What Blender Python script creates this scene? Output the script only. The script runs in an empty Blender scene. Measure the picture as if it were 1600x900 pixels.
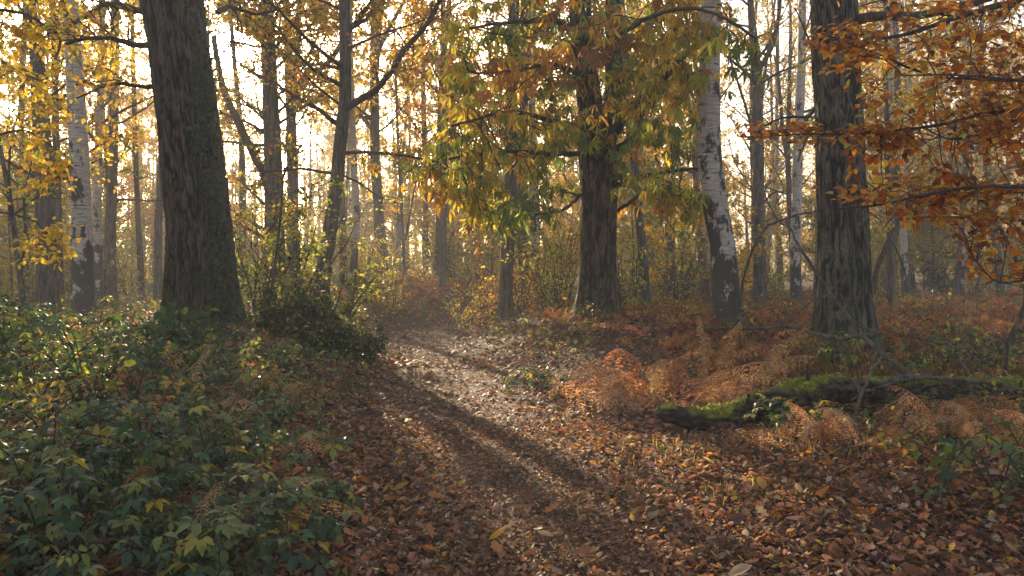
import bpy, math
import numpy as np
from mathutils import Vector, Matrix, Euler

SC = bpy.context.scene
COL = SC.collection

# ---------------------------------------------------------------- camera
CAMZ, PITCH, FPX = 1.5, math.radians(0.83), 1244.0
cam_d = bpy.data.cameras.new('camera'); cam = bpy.data.objects.new('camera', cam_d); COL.objects.link(cam)
cam.location = (0, 0, CAMZ); cam.rotation_euler = (math.pi/2 - PITCH, 0, 0)
cam_d.sensor_width = 36; cam_d.lens = 36*FPX/1600; cam_d.clip_start = 0.05; cam_d.clip_end = 2000
cam_d.dof.use_dof = False
SC.camera = cam

# ---------------------------------------------------------------- sky, sun, exposure
SUN_AZ = math.radians(-19.6)     # left of straight ahead
SUN_EL = math.radians(15.2)
SUNDIR = np.array([math.sin(SUN_AZ)*math.cos(SUN_EL), math.cos(SUN_AZ)*math.cos(SUN_EL), math.sin(SUN_EL)])
w = bpy.data.worlds.new('World'); SC.world = w; w.use_nodes = True
nt = w.node_tree; nt.nodes.clear()
out = nt.nodes.new('ShaderNodeOutputWorld'); bg = nt.nodes.new('ShaderNodeBackground')
sky = nt.nodes.new('ShaderNodeTexSky'); sky.sky_type = 'NISHITA'; sky.sun_disc = False
sky.sun_elevation = SUN_EL; sky.sun_rotation = SUN_AZ; sky.dust_density = 6.0; sky.air_density = 1.0; sky.ozone_density = 1.0
bg.inputs[1].default_value = 0.105
# the hazy aureole round the sun (part of the sky itself)
tc = nt.nodes.new('ShaderNodeTexCoord')
dp = nt.nodes.new('ShaderNodeVectorMath'); dp.operation = 'DOT_PRODUCT'; dp.inputs[1].default_value = tuple(SUNDIR)
nt.links.new(tc.outputs['Generated'], dp.inputs[0])
def wm(op, a, b=None):
    n = nt.nodes.new('ShaderNodeMath'); n.operation = op
    for i, v in enumerate((a, b)):
        if v is None: continue
        if isinstance(v, (int, float)): n.inputs[i].default_value = v
        else: nt.links.new(v, n.inputs[i])
    return n.outputs[0]
cl = wm('MAXIMUM', dp.outputs['Value'], 0.0)
g1 = wm('MULTIPLY', wm('POWER', cl, 9000.0), 300.0)
g2 = wm('MULTIPLY', wm('POWER', cl, 300.0), 10.0)
g3 = wm('MULTIPLY', wm('POWER', cl, 7.0), 2.0)
gs = wm('ADD', wm('ADD', g1, g2), g3)
gl = nt.nodes.new('ShaderNodeVectorMath'); gl.operation = 'SCALE'; gl.inputs[0].default_value = (1.0, 0.9, 0.72)
nt.links.new(gs, gl.inputs['Scale'])
ad = nt.nodes.new('ShaderNodeVectorMath'); ad.operation = 'ADD'
nt.links.new(sky.outputs[0], ad.inputs[0]); nt.links.new(gl.outputs[0], ad.inputs[1])
nt.links.new(ad.outputs[0], bg.inputs[0]); nt.links.new(bg.outputs[0], out.inputs[0])

sd = bpy.data.lights.new('sun', 'SUN'); sun = bpy.data.objects.new('sun', sd); COL.objects.link(sun)
sd.energy = 5.0; sd.angle = math.radians(0.55); sd.color = (1.0, 0.79, 0.53)
sun.rotation_euler = Vector(SUNDIR).to_track_quat('Z', 'Y').to_euler()
SC.view_settings.view_transform = 'Standard'; SC.view_settings.look = 'None'
SC.view_settings.gamma = 1.0; SC.view_settings.exposure = 1.95
SC.cycles.max_bounces = 8; SC.cycles.volume_bounces = 1; SC.cycles.transparent_max_bounces = 8
SC.cycles.diffuse_bounces = 3; SC.cycles.transmission_bounces = 4; SC.cycles.glossy_bounces = 2
SC.cycles.sample_clamp_indirect = 6.0
SC.cycles.use_denoising = True
HAZE = 0.0032

# ---------------------------------------------------------------- helpers
def P(px, py, D):
    """point at depth D (along +Y) seen at photo pixel (px,py)"""
    dx, dz = (px-800)/FPX, -(py-450)/FPX
    c, s = math.cos(PITCH), math.sin(PITCH)
    v = np.array([dx, c + dz*s, dz*c - s])
    return np.array([0, 0, CAMZ]) + v*(D/v[1])

def hsh(i, j, k, seed):
    n = (i*374761393 + j*668265263 + k*2147483647 + seed*974634777) & 0xFFFFFFFF
    n = ((n ^ (n >> 13))*1274126177) & 0xFFFFFFFF
    n = ((n ^ (n >> 16))*2246822519) & 0xFFFFFFFF
    return (n & 0xFFFFFF)/float(0xFFFFFF)
def vn(x, y, z=0.0, seed=0):
    x, y, z = np.broadcast_arrays(np.asarray(x, float), np.asarray(y, float), np.asarray(z, float))
    xi, yi, zi = np.floor(x).astype(np.int64), np.floor(y).astype(np.int64), np.floor(z).astype(np.int64)
    fx, fy, fz = x-xi, y-yi, z-zi
    fx, fy, fz = [f*f*(3-2*f) for f in (fx, fy, fz)]
    r = 0
    for a in (0, 1):
        for b in (0, 1):
            for c in (0, 1):
                r = r + hsh(xi+a, yi+b, zi+c, seed)*(fx if a else 1-fx)*(fy if b else 1-fy)*(fz if c else 1-fz)
    return r
def fbm(x, y, z=0.0, seed=0, o=3):
    r, a, t = 0, 1.0, 0
    for k in range(o):
        f = 2.0**k
        r = r + a*vn(np.asarray(x)*f, np.asarray(y)*f, np.asarray(z)*f, seed+k*17); t += a; a *= .5
    return r/t
def sst(a, b, x):
    t = np.clip((np.asarray(x, float)-a)/(b-a), 0, 1); return t*t*(3-2*t)

PY = [0, 4, 7, 11, 14.6, 19, 22, 26, 31, 40, 60]
PX = [.3, .15, -.05, -.55, -1.35, -2.0, -1.9, -.6, 2.2, 9, 22]
def pathx(y): return np.interp(y, PY, PX)
def H(x, y):
    x = np.asarray(x, float); y = np.asarray(y, float)
    d = x - pathx(y)
    wd = np.interp(y, [0, 8, 15, 25, 40], [1.5, 1.3, .75, .8, .9])
    R = .08*sst(3, 8, y) + .54*sst(8.5, 14.5, y)
    L = .14*sst(2, 6, y) + .45*sst(6, 12, y)
    hr = sst(wd*.8, wd + np.interp(y, [0, 9, 14], [3.5, 2.6, 1.7]), d)
    hl = sst(wd*.8, wd+1.8, -d)
    base = .55*sst(25, 34, y)
    h = np.maximum(base, R*hr + L*hl)
    h = h + .75*np.exp(-(((x+3.9)/2.6)**2 + ((y-30)/4.0)**2))
    h = h + (fbm(x*.35, y*.35, 0, 3)-.5)*.35*sst(.6, 3, abs(d)) + (fbm(x*1.6, y*1.6, 0, 9)-.5)*.08
    h = h + (fbm(x*5, y*5, 0, 11)-.5)*.03
    return h + sst(45, 120, np.hypot(x, y))*1.2

def mesh(name, V, F, mat=None, col=None, smooth=False):
    me = bpy.data.meshes.new(name)
    V = np.asarray(V, np.float32)
    me.vertices.add(len(V)); me.vertices.foreach_set('co', V.ravel())
    F = [np.asarray(f, np.int32) for f in F if len(f)]
    lt = np.concatenate([np.full(len(f), f.shape[1], np.int32) for f in F])
    li = np.concatenate([f.ravel() for f in F])
    me.loops.add(len(li)); me.loops.foreach_set('vertex_index', li)
    ls = np.concatenate([[0], np.cumsum(lt)[:-1]]).astype(np.int32)
    me.polygons.add(len(lt)); me.polygons.foreach_set('loop_start', ls)
    if smooth: me.polygons.foreach_set('use_smooth', np.ones(len(lt), bool))
    if col is not None:
        ca = me.color_attributes.new('Col', 'FLOAT_COLOR', 'POINT')
        c = np.ones((len(V), 4), np.float32); c[:, :3] = col; ca.data.foreach_set('color', c.ravel())
    me.update(calc_edges=True)
    if mat: me.materials.append(mat)
    return me
def obj(name, me, parent=None, loc=None):
    o = bpy.data.objects.new(name, me); COL.objects.link(o)
    if parent is not None: o.parent = parent
    if loc is not None: o.location = loc
    return o
def tag(o, label=None, cat=None, group=None, kind=None):
    if label: o['label'] = label
    if cat: o['category'] = cat
    if group: o['group'] = group
    if kind: o['kind'] = kind
    return o
def thing(name, label, cat, loc, group=None):
    o = bpy.data.objects.new(name, None); COL.objects.link(o); o.location = tuple(float(v) for v in loc)
    o.empty_display_size = .2
    return tag(o, label, cat, group)

class Acc:
    """collects shapes of ONE part"""
    def __init__(s): s.V = []; s.F = {3: [], 4: []}; s.C = []; s.n = 0
    def add(s, V, F, C=None):
        V = np.asarray(V)
        for f in F:
            f = np.asarray(f)
            if len(f): s.F[f.shape[1]].append(f+s.n)
        s.V.append(V); s.n += len(V)
        s.C.append(np.broadcast_to(np.asarray((.2, .2, .2) if C is None else C, float), (len(V), 3)))
    def tube(s, pts, rad, seg=6, C=None):
        V, F = tube(pts, rad, seg); s.add(V, [F], C)
    def me(s, name, mat, org=(0, 0, 0), smooth=False):
        V = np.concatenate(s.V) - np.asarray(org)
        F = [np.concatenate(s.F[k]) for k in (3, 4) if s.F[k]]
        return mesh(name, V, F, mat, np.concatenate(s.C), smooth)

def tube(pts, rad, seg):
    pts = np.asarray(pts, float); n = len(pts); rad = np.broadcast_to(np.asarray(rad, float), (n,))
    T = np.gradient(pts, axis=0); T /= np.linalg.norm(T, axis=1)[:, None]+1e-9
    a = np.array([0, 1.0, 0]) if abs(T[0][1]) < .9 else np.array([1.0, 0, 0])
    U = a - T*(T@a)[:, None]; U /= np.linalg.norm(U, axis=1)[:, None]+1e-9
    W = np.cross(T, U)
    th = np.linspace(0, 2*math.pi, seg, endpoint=False)
    V = pts[:, None] + rad[:, None, None]*(np.cos(th)[None, :, None]*U[:, None] + np.sin(th)[None, :, None]*W[:, None])
    i = np.arange(n-1)[:, None]*seg; j = np.arange(seg)[None]; k = (np.arange(seg)+1) % seg
    F = np.stack([i+j, i+k, i+seg+k, i+seg+j], -1).reshape(-1, 4)
    return V.reshape(-1, 3), F
def resample(pts, n):
    pts = np.asarray(pts, float); d = np.concatenate([[0], np.cumsum(np.linalg.norm(np.diff(pts[:, :3], axis=0), axis=1))])
    t = np.linspace(0, d[-1], n)
    # smooth catmull-like through numpy: linear then blur
    o = np.stack([np.interp(t, d, pts[:, k]) for k in range(pts.shape[1])], 1)
    q = o.copy()
    for _ in range(2 if n > 6 else 0): q[1:-1] = .25*q[:-2]+.5*q[1:-1]+.25*q[2:]
    return q

# leaf templates: length 1 along +Y, normal +Z
def leafT(ts, ws, fold=.25, curl=-.25, cup=0.0):
    V = [(0, 0, 0)]; n = len(ts)
    zc = lambda t: curl*(t**2)
    for t, w_ in zip(ts, ws):
        V += [(0, t, zc(t)), (-w_, t, zc(t)+fold*w_), (w_, t, zc(t)+fold*w_)]
    V.append((0, 1, zc(1)))
    e = len(V)-1; T = [(0, 1, 2), (0, 3, 1)]; 
    for i in range(n-1):
        m, l, r, m2, l2, r2 = 1+3*i, 2+3*i, 3+3*i, 4+3*i, 5+3*i, 6+3*i
        T += [(l, m, m2), (l, m2, l2), (m, r, r2), (m, r2, m2)]
    m = 1+3*(n-1); T += [(m+1, m, e), (m, m+2, e)]
    return np.array(V, float), np.array(T)
LT_CARD = (np.array([(0, 0, 0), (-.32, .5, .1), (.32, .5, .1), (0, 1, -.1)], float), np.array([(0, 2, 1), (1, 2, 3)]))
LT_OVAL = leafT([.3, .68], [.29, .27])
LT_OVALB = leafT([.18, .45, .75], [.24, .34, .22], .3, -.15)
LT_OAK = leafT([.15, .28, .4, .52, .66, .78, .9], [.12, .06, .26, .13, .3, .15, .16], .35, .25)
LT_DRY = leafT([.25, .55, .8], [.26, .3, .18], .7, .55)
LT_DRY2 = leafT([.3, .7], [.34, .25], -.5, -.5)
def compound(parts):
    V, T, n = [], [], 0
    for (tv, tt, ang, sc, off, droop) in parts:
        R = np.array(Euler((droop, 0, -ang)).to_matrix()); v = (tv*sc)@R.T + np.array(off); V.append(v); T.append(tt+n); n += len(v)
    return np.concatenate(V), np.concatenate(T)
LANCE = leafT([.2, .5, .78], [.07, .115, .08], .45, -.35)
LT_CHEST = compound([(LANCE[0], LANCE[1], a, s, (a*.05, 0, 0), dr) for a, s, dr in ((-1.0, .7, -.7), (-.5, .9, -.2), (-.05, 1, -.55), (.42, .92, -.1), (.95, .72, -.6))])
SER = leafT([.1, .2, .3, .42, .55, .68, .82], [.17, .2, .29, .25, .29, .18, .12], .3, -.35)
LT_BRAM = compound([(SER[0], SER[1], 0, .56, (0, .46, 0), -.2), (SER[0], SER[1], 1.3, .46, (.07, .34, 0), -.35), (SER[0], SER[1], -1.2, .5, (-.07, .31, 0), -.1),
                    (np.array([(-.012, 0, 0), (.012, 0, 0), (.012, .45, 0), (-.012, .45, 0)], float), np.array([(0, 1, 2), (0, 2, 3)]), 0, 1, (0, 0, 0), 0)])
SERS = leafT([.3, .65], [.26, .2], .3, -.3)
LT_BRAMS = compound([(SERS[0], SERS[1], 0, .56, (0, .46, 0), -.2), (SERS[0], SERS[1], 1.3, .46, (.07, .34, 0), -.35), (SERS[0], SERS[1], -1.2, .5, (-.07, .31, 0), -.1)])
LT_BRAM5 = compound([(SER[0], SER[1], a, s, (.09*math.sin(a), .38+.07*math.cos(a), 0), -.25) for a, s in ((0, .52), (1.05, .46), (-1.0, .44), (2.0, .34), (-1.95, .36))] +
                    [(np.array([(-.012, 0, 0), (.012, 0, 0), (.012, .38, 0), (-.012, .38, 0)], float), np.array([(0, 1, 2), (0, 2, 3)]), 0, 1, (0, 0, 0), 0)])

LT_CHEST3 = compound([(LANCE[0], LANCE[1], a, s, (a*.05, 0, 0), dr) for a, s, dr in ((-.8, .8, -.9), (.1, 1.05, -.35), (.7, .62, -1.1))])
def frames(d, nrm):
    d = d/(np.linalg.norm(d, axis=1)[:, None]+1e-9)
    s = np.cross(d, nrm); s /= np.linalg.norm(s, axis=1)[:, None]+1e-9
    n2 = np.cross(s, d)
    return np.stack([s, d, n2], 2)          # columns side, dir, normal
def scatter(acc, T, pos, R, sc, col):
    tv, tt = T; N = len(pos)
    if N == 0: return
    V = np.einsum('nij,kj->nki', R*np.asarray(sc).reshape(-1, 1, 1), tv) + pos[:, None]
    F = tt[None] + (np.arange(N)*len(tv))[:, None, None]
    C = np.repeat(col, len(tv), 0)
    acc.add(V.reshape(-1, 3), [F.reshape(-1, 3)], C)
def pick(rng, pal, n, jit=.25):
    pal = np.array(pal, float); wts = pal[:, 3]/pal[:, 3].sum()
    c = pal[rng.choice(len(pal), n, p=wts), :3]
    return np.clip(c*(1+rng.normal(0, jit, (n, 1)))*(1+rng.normal(0, .08, (n, 3))), .004, .9)
def unit(v): return v/(np.linalg.norm(v)+1e-9)

# ---------------------------------------------------------------- materials
def newmat(name):
    m = bpy.data.materials.new(name); m.use_nodes = True; n = m.node_tree; n.nodes.clear()
    o = n.nodes.new('ShaderNodeOutputMaterial'); return m, n, o
class NB:
    def __init__(s, n): s.n = n
    def new(s, t, **k):
        x = s.n.nodes.new(t)
        for a, b in k.items(): setattr(x, a, b)
        return x
    def lk(s, a, b): s.n.links.new(a, b)
    def noise(s, vec, scale, detail=4, rough=.55):
        x = s.new('ShaderNodeTexNoise'); x.inputs['Scale'].default_value = scale; x.inputs['Detail'].default_value = detail
        x.inputs['Roughness'].default_value = rough
        if vec is not None: s.lk(vec, x.inputs['Vector'])
        return x.outputs['Fac']
    def mp(s, vec, scale):
        x = s.new('ShaderNodeMapping'); x.inputs['Scale'].default_value = scale; s.lk(vec, x.inputs['Vector']); return x.outputs[0]
    def ramp(s, f, stops):
        x = s.new('ShaderNodeValToRGB'); e = x.color_ramp.elements
        while len(e) < len(stops): e.new(.5)
        for q, (p, c) in zip(e, stops): q.position = p; q.color = (*c, 1)
        s.lk(f, x.inputs[0]); return x.outputs[0]
    def mix(s, f, a, b, bt='MIX'):
        x = s.new('ShaderNodeMix'); x.data_type = 'RGBA'; x.blend_type = bt
        for k, v in ((0, f), (6, a), (7, b)):
            if isinstance(v, (int, float)): x.inputs[k].default_value = v
            elif isinstance(v, tuple): x.inputs[k].default_value = (*v, 1)
            else: s.lk(v, x.inputs[k])
        return x.outputs[2]
    def math(s, op, a, b=0.0, c=None):
        x = s.new('ShaderNodeMath'); x.operation = op
        for i, v in enumerate((a, b, c)):
            if v is None: continue
            if isinstance(v, (int, float)): x.inputs[i].default_value = v
            else: s.lk(v, x.inputs[i])
        return x.outputs[0]

def leaf_mat(name, trans=.45, rough=.5, spec=.3, tgain=1.4):
    m, n, o = newmat(name); b = NB(n)
    a = b.new('ShaderNodeAttribute', attribute_name='Col')
    tcn = b.new('ShaderNodeTexCoord')
    nz = b.noise(tcn.outputs['Object'], 45, 2)
    c = b.mix(1.0, a.outputs[0], b.ramp(nz, [(.3, (.7, .7, .7)), (.7, (1.15, 1.15, 1.1))]), 'MULTIPLY')
    p = b.new('ShaderNodeBsdfPrincipled'); b.lk(c, p.inputs['Base Color'])
    p.inputs['Roughness'].default_value = rough; p.inputs['Specular IOR Level'].default_value = spec
    t = b.new('ShaderNodeBsdfTranslucent')
    c2 = b.mix(1.0, c, (tgain, tgain*.93, tgain*.6), 'MULTIPLY'); b.lk(c2, t.inputs[0])
    mx = b.new('ShaderNodeMixShader'); mx.inputs[0].default_value = trans
    b.lk(p.outputs[0], mx.inputs[1]); b.lk(t.outputs[0], mx.inputs[2]); b.lk(mx.outputs[0], o.inputs[0])
    return m
M_LEAF = leaf_mat('autumn_leaf', .5, .55, .25, 1.5)
M_CHL = leaf_mat('chestnut_leaf', .6, .5, .3, 1.7)
M_BRAM = leaf_mat('bramble_leaf', .4, .5, .4, 1.6)
M_DRY = leaf_mat('dry_leaf', .3, .62, .2, 1.5)
M_FROND = leaf_mat('dead_bracken', .3, .7, .15, 1.3)

def bark_mat(name, dark, light, moss=0.0, scale=14, stretch=.14, vcol=False, mossh=1.0):
    m, n, o = newmat(name); b = NB(n)
    tcn = b.new('ShaderNodeTexCoord'); ob = tcn.outputs['Object']
    st = b.mp(ob, (1, 1, stretch))
    f = b.noise(st, scale, 6, .65)
    fine = b.noise(b.mp(ob, (1, 1, .4)), 60, 4, .7)
    big = b.noise(ob, 1.3, 3)
    c = b.ramp(f, [(.36, dark), (.62, light)])
    if vcol:
        a = b.new('ShaderNodeAttribute', attribute_name='Col')
        c = b.mix(1.0, a.outputs[0], b.ramp(f, [(.3, (.6, .6, .6)), (.7, (1.25, 1.25, 1.25))]), 'MULTIPLY')
    c = b.mix(1.0, c, b.ramp(fine, [(.3, (.6, .6, .6)), (.7, (1.3, 1.3, 1.3))]), 'MULTIPLY')
    c = b.mix(1.0, c, b.ramp(big, [(.3, (.75, .78, .75)), (.7, (1.2, 1.15, 1.1))]), 'MULTIPLY')
    if moss:
        sp = b.new('ShaderNodeSeparateXYZ'); b.lk(ob, sp.inputs[0])
        hgt = b.math('SUBTRACT', mossh, sp.outputs[2])
        mm = b.math('ADD', b.math('MULTIPLY', hgt, .45), b.math('MULTIPLY', b.math('SUBTRACT', b.noise(ob, 3.5, 5, .6), .5), 3.0))
        cl_ = b.new('ShaderNodeClamp'); b.lk(b.math('MULTIPLY', mm, moss), cl_.inputs[0])
        c = b.mix(cl_.outputs[0], c, b.mix(fine, (.035, .05, .01), (.13, .15, .03)))
    p = b.new('ShaderNodeBsdfPrincipled'); b.lk(c, p.inputs['Base Color']); p.inputs['Roughness'].default_value = .85
    p.inputs['Specular IOR Level'].default_value = .2
    bp = b.new('ShaderNodeBump'); bp.inputs['Strength'].default_value = 1.0; bp.inputs['Distance'].default_value = .03
    hh = b.math('ADD', f, b.math('MULTIPLY', fine, .4)); b.lk(hh, bp.inputs['Height']); b.lk(bp.outputs[0], p.inputs['Normal'])
    b.lk(p.outputs[0], o.inputs[0]); return m
M_OAK = bark_mat('oak_bark', (.03, .025, .02), (.15, .125, .1), 1.1, 14, .12, True, 1.25)
M_OAK2 = bark_mat('oak_bark_green', (.03, .028, .02), (.14, .125, .09), .7, 14, .12, True, .7)
M_CHB = bark_mat('chestnut_bark', (.04, .03, .022), (.14, .1, .075), .8, 9, .15, True, .6)
M_BARK = bark_mat('tree_bark', (.05, .042, .034), (.19, .16, .13), .5, 16, .16, False, .8)
M_TWIG = bark_mat('twig_bark', (.05, .04, .032), (.13, .1, .08), 0, 30, .5)
M_LOG = bark_mat('mossy_log_bark', (.02, .016, .012), (.09, .07, .05), 0, 12, 1.0, True)

def birch_mat():
    m, n, o = newmat('birch_bark'); b = NB(n)
    tcn = b.new('ShaderNodeTexCoord'); ob = tcn.outputs['Object']
    sp = b.new('ShaderNodeSeparateXYZ'); b.lk(ob, sp.inputs[0])
    len_ = b.noise(b.mp(ob, (2.2, 2.2, 15)), 1.6, 4, .6)
    c = b.mix(b.noise(ob, 4, 3), (.58, .53, .46), (.78, .73, .66))
    c = b.mix(b.ramp(b.noise(b.mp(ob, (2, 2, 30)), 2.0, 3, .7), [(.45, (0, 0, 0)), (.62, (1, 1, 1))]), c, (.42, .33, .27))
    c = b.mix(b.math('MULTIPLY', b.noise(b.mp(ob, (1, 1, .4)), 2.2, 4), .75), c, (.3, .24, .17))
    c = b.mix(b.ramp(b.noise(b.mp(ob, (3, 3, 60)), 1.5, 3, .7), [(.55, (0, 0, 0)), (.6, (.7, .7, .7))]), c, (.12, .09, .07))
    c = b.mix(b.ramp(len_, [(.6, (0, 0, 0)), (.67, (1, 1, 1))]), c, (.05, .04, .035))
    # large black diamonds, spreading and joining towards the foot
    low = b.math('MULTIPLY', b.math('SUBTRACT', 2.2, sp.outputs[2]), .12)
    lowc = b.new('ShaderNodeClamp'); b.lk(low, lowc.inputs[0]); lowc.inputs[2].default_value = .2
    pn = b.noise(b.mp(ob, (1, 1, .55)), 3.6, 5, .62)
    pm = b.math('ADD', pn, lowc.outputs[0])
    mk_ = b.ramp(pm, [(.555, (0, 0, 0)), (.6, (1, 1, 1))])
    bk = b.mix(b.noise(ob, 40, 3), (.02, .017, .014), (.1, .085, .07))
    c = b.mix(mk_, c, bk)
    p = b.new('ShaderNodeBsdfPrincipled'); b.lk(c, p.inputs['Base Color']); p.inputs['Roughness'].default_value = .7
    bp = b.new('ShaderNodeBump'); bp.inputs['Strength'].default_value = .7; bp.inputs['Distance'].default_value = .02
    b.lk(b.math('ADD', b.math('MULTIPLY', len_, -.4), b.math('MULTIPLY', b.noise(b.mp(ob, (1, 1, .3)), 25, 4), b.math('MULTIPLY', mk_, 1.5))), bp.inputs['Height'])
    b.lk(bp.outputs[0], p.inputs['Normal']); b.lk(p.outputs[0], o.inputs[0]); return m
M_BIRCH = birch_mat()

def ground_mat(name, tone):
    m, n, o = newmat(name); b = NB(n)
    tcn = b.new('ShaderNodeTexCoord'); ob = tcn.outputs['Object']
    v = b.new('ShaderNodeTexVoronoi'); v.inputs['Scale'].default_value = 22; b.lk(ob, v.inputs['Vector'])
    sp = b.new('ShaderNodeSeparateColor'); b.lk(v.outputs['Color'], sp.inputs[0])
    c = b.ramp(sp.outputs[0], [(0, (.03, .018, .012)), (.4, (.1, .05, .025)), (.75, (.17, .085, .04)), (1, (.22, .14, .09))])
    c = b.mix(1.0, c, b.ramp(b.noise(ob, 60, 4), [(.3, (.5, .5, .5)), (.7, (1.3, 1.3, 1.3))]), 'MULTIPLY')
    c = b.mix(b.ramp(b.noise(ob, .8, 4), [(.4, (0, 0, 0)), (.65, (.6, .6, .6))]), c, tone)
    p = b.new('ShaderNodeBsdfPrincipled'); b.lk(c, p.inputs['Base Color']); p.inputs['Roughness'].default_value = .85
    p.inputs['Specular IOR Level'].default_value = .2
    bp = b.new('ShaderNodeBump'); bp.inputs['Distance'].default_value = .04
    b.lk(b.math('ADD', v.outputs['Distance'], b.noise(ob, 40, 4)), bp.inputs['Height']); b.lk(bp.outputs[0], p.inputs['Normal'])
    b.lk(p.outputs[0], o.inputs[0]); return m
M_GROUND = ground_mat('leaf_mould', (.045, .038, .018))
M_PATH = ground_mat('trodden_leaf_mould', (.07, .045, .03))

# ---------------------------------------------------------------- ground and path
def sinh_axis(a, n, k): 
    t = np.linspace(-1, 1, n); return a*np.sinh(k*t)/math.sinh(k)
gx = sinh_axis(130, 320, 4.6); gy = np.concatenate([np.linspace(-130, 1.5, 40)[:-1], 1.5+128*np.expm1(4.2*np.linspace(0, 1, 290))/np.expm1(4.2)])
X, Y = np.meshgrid(gx, gy); nx, ny = len(gx), len(gy)
i = (np.arange(ny-1)[:, None]*nx + np.arange(nx-1)[None]).reshape(-1)
GV = np.stack([X.ravel(), Y.ravel(), H(X, Y).ravel()], 1)
ground = obj('ground', mesh('ground', GV, [np.stack([i, i+1, i+nx+1, i+nx], 1)], M_GROUND, None, True)); tag(ground, kind='structure')

ys = np.linspace(0.5, 36, 360); u = np.linspace(-1, 1, 33)
wd = np.interp(ys, [0, 8, 15, 25, 40], [1.0, .95, .62, .7, .8])
wob = 1+.25*(fbm(ys*.9, 0, 0, 5)-.5)
PXX = pathx(ys)[:, None] + u[None]*(wd*wob)[:, None]; PYY = np.repeat(ys[:, None], 33, 1)
pz = H(PXX, PYY) + .006 - .03*np.abs(u[None])**8
i = (np.arange(359)[:, None]*33 + np.arange(32)[None]).reshape(-1)
path = obj('path', mesh('path', np.stack([PXX.ravel(), PYY.ravel(), pz.ravel()], 1), [np.stack([i, i+1, i+34, i+33], 1)], M_PATH, None, True)); tag(path, kind='structure')

# ---------------------------------------------------------------- trunks
def ground_pt(px, D, off=0.0):
    p = P(px, 450, D); return np.array([p[0], D, float(H(p[0], D))-off])

def trunk_line(D, pts, top=17.0, lean=0.0, sink=.12):
    """pts: (px,py,width_px) from foot to the top of the frame; goes on upward out of frame to height top"""
    q = [np.append(P(a, b, D), w_/2*D/FPX) for a, b, w_ in pts]
    g = float(H(q[0][0], D))
    f = q[0].copy(); f[2] = g - sink
    if q[0][2] < g+.05: q[0][2] = g+.05
    q = [f]+q
    d = q[-1][:3]-q[-2][:3]; d = d/max(d[2], .1)
    z0 = q[-1][2]; z = z0
    while z < top:
        z += 1.2; k = (z-z0)/(top-z0+1.2)
        e = q[-1].copy(); e[:3] += d*1.2*np.array([.7, .7, 1]); e[3] = q[len(pts)][3]*(1-.75*k)
        q.append(e)
    q = np.array(q)
    return q
def trunk_mesh(name, q, seg, rings, mat, relief=0.0, flare=.35, col=None, org=None, ridge=22, seed=0, warts=0.0, smooth=True, zf=6.0):
    q = resample(q, rings); p, r = q[:, :3], q[:, 3].copy()
    z0 = p[0, 2]
    V, F = tube(p, r, seg)
    V = V.reshape(rings, seg, 3); ax = p[:, None]; rad = V-ax
    th = np.linspace(0, 2*math.pi, seg, endpoint=False)[None]; zz = (p[:, 2]-z0)[:, None]
    cx, cy = np.cos(th), np.sin(th)
    R0 = np.median(r[:rings//2])
    fl = flare*1.25*np.exp(-zz/(R0*1.0+.1))*(.25 + 1.5*vn(cx*2.3+5, cy*2.3, zz*.3, seed+5))
    big = (fbm(cx*1.4+9, cy*1.4, zz*.9, seed)-.5)*.2
    s = 1+fl+big
    C = None
    if relief:
        k = R0*ridge
        wv = (fbm(cx*4+20, cy*4, zz*2.4, seed+3)-.5)*3.4; wz = (vn(cx*9, cy*9, zz*7, seed+4)-.5)*1.1
        a = np.abs(vn(cx*k+wv+wz+50, cy*k+wv, zz*zf*.55+wv*.6, seed+7)*2-1)
        b = np.abs(vn(cx*k*2.1+90+wv, cy*k*2.1-wv, zz*zf*2.2+wz, seed+8)*2-1)
        e = fbm(cx*k*1.3, cy*k*1.3, zz*11, seed+9)
        h = np.clip(sst(.04, .42, a)*.6+b*.28+(e-.5)*.5, 0, 1.1)
        if warts: h = h + warts*sst(.72, .85, vn(cx*4, cy*4, zz*1.7, seed+31))
        s = s + relief*(h-.5)/np.maximum(r[:, None], .03)
        light = np.array(col[1]); dark = np.array(col[0])
        C = dark + (light-dark)*np.clip(h*1.5-.25, 0, 1)[..., None]
        t = fbm(cx*2+4, cy*2, zz*.9, seed+12)[..., None]
        C = C*(.7+.6*t)
        C = C.reshape(-1, 3)
    V = ax + rad*s[..., None]
    V = V.reshape(-1, 3) - (np.zeros(3) if org is None else org)
    return mesh(name, V, [F], mat, C, smooth)

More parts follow.
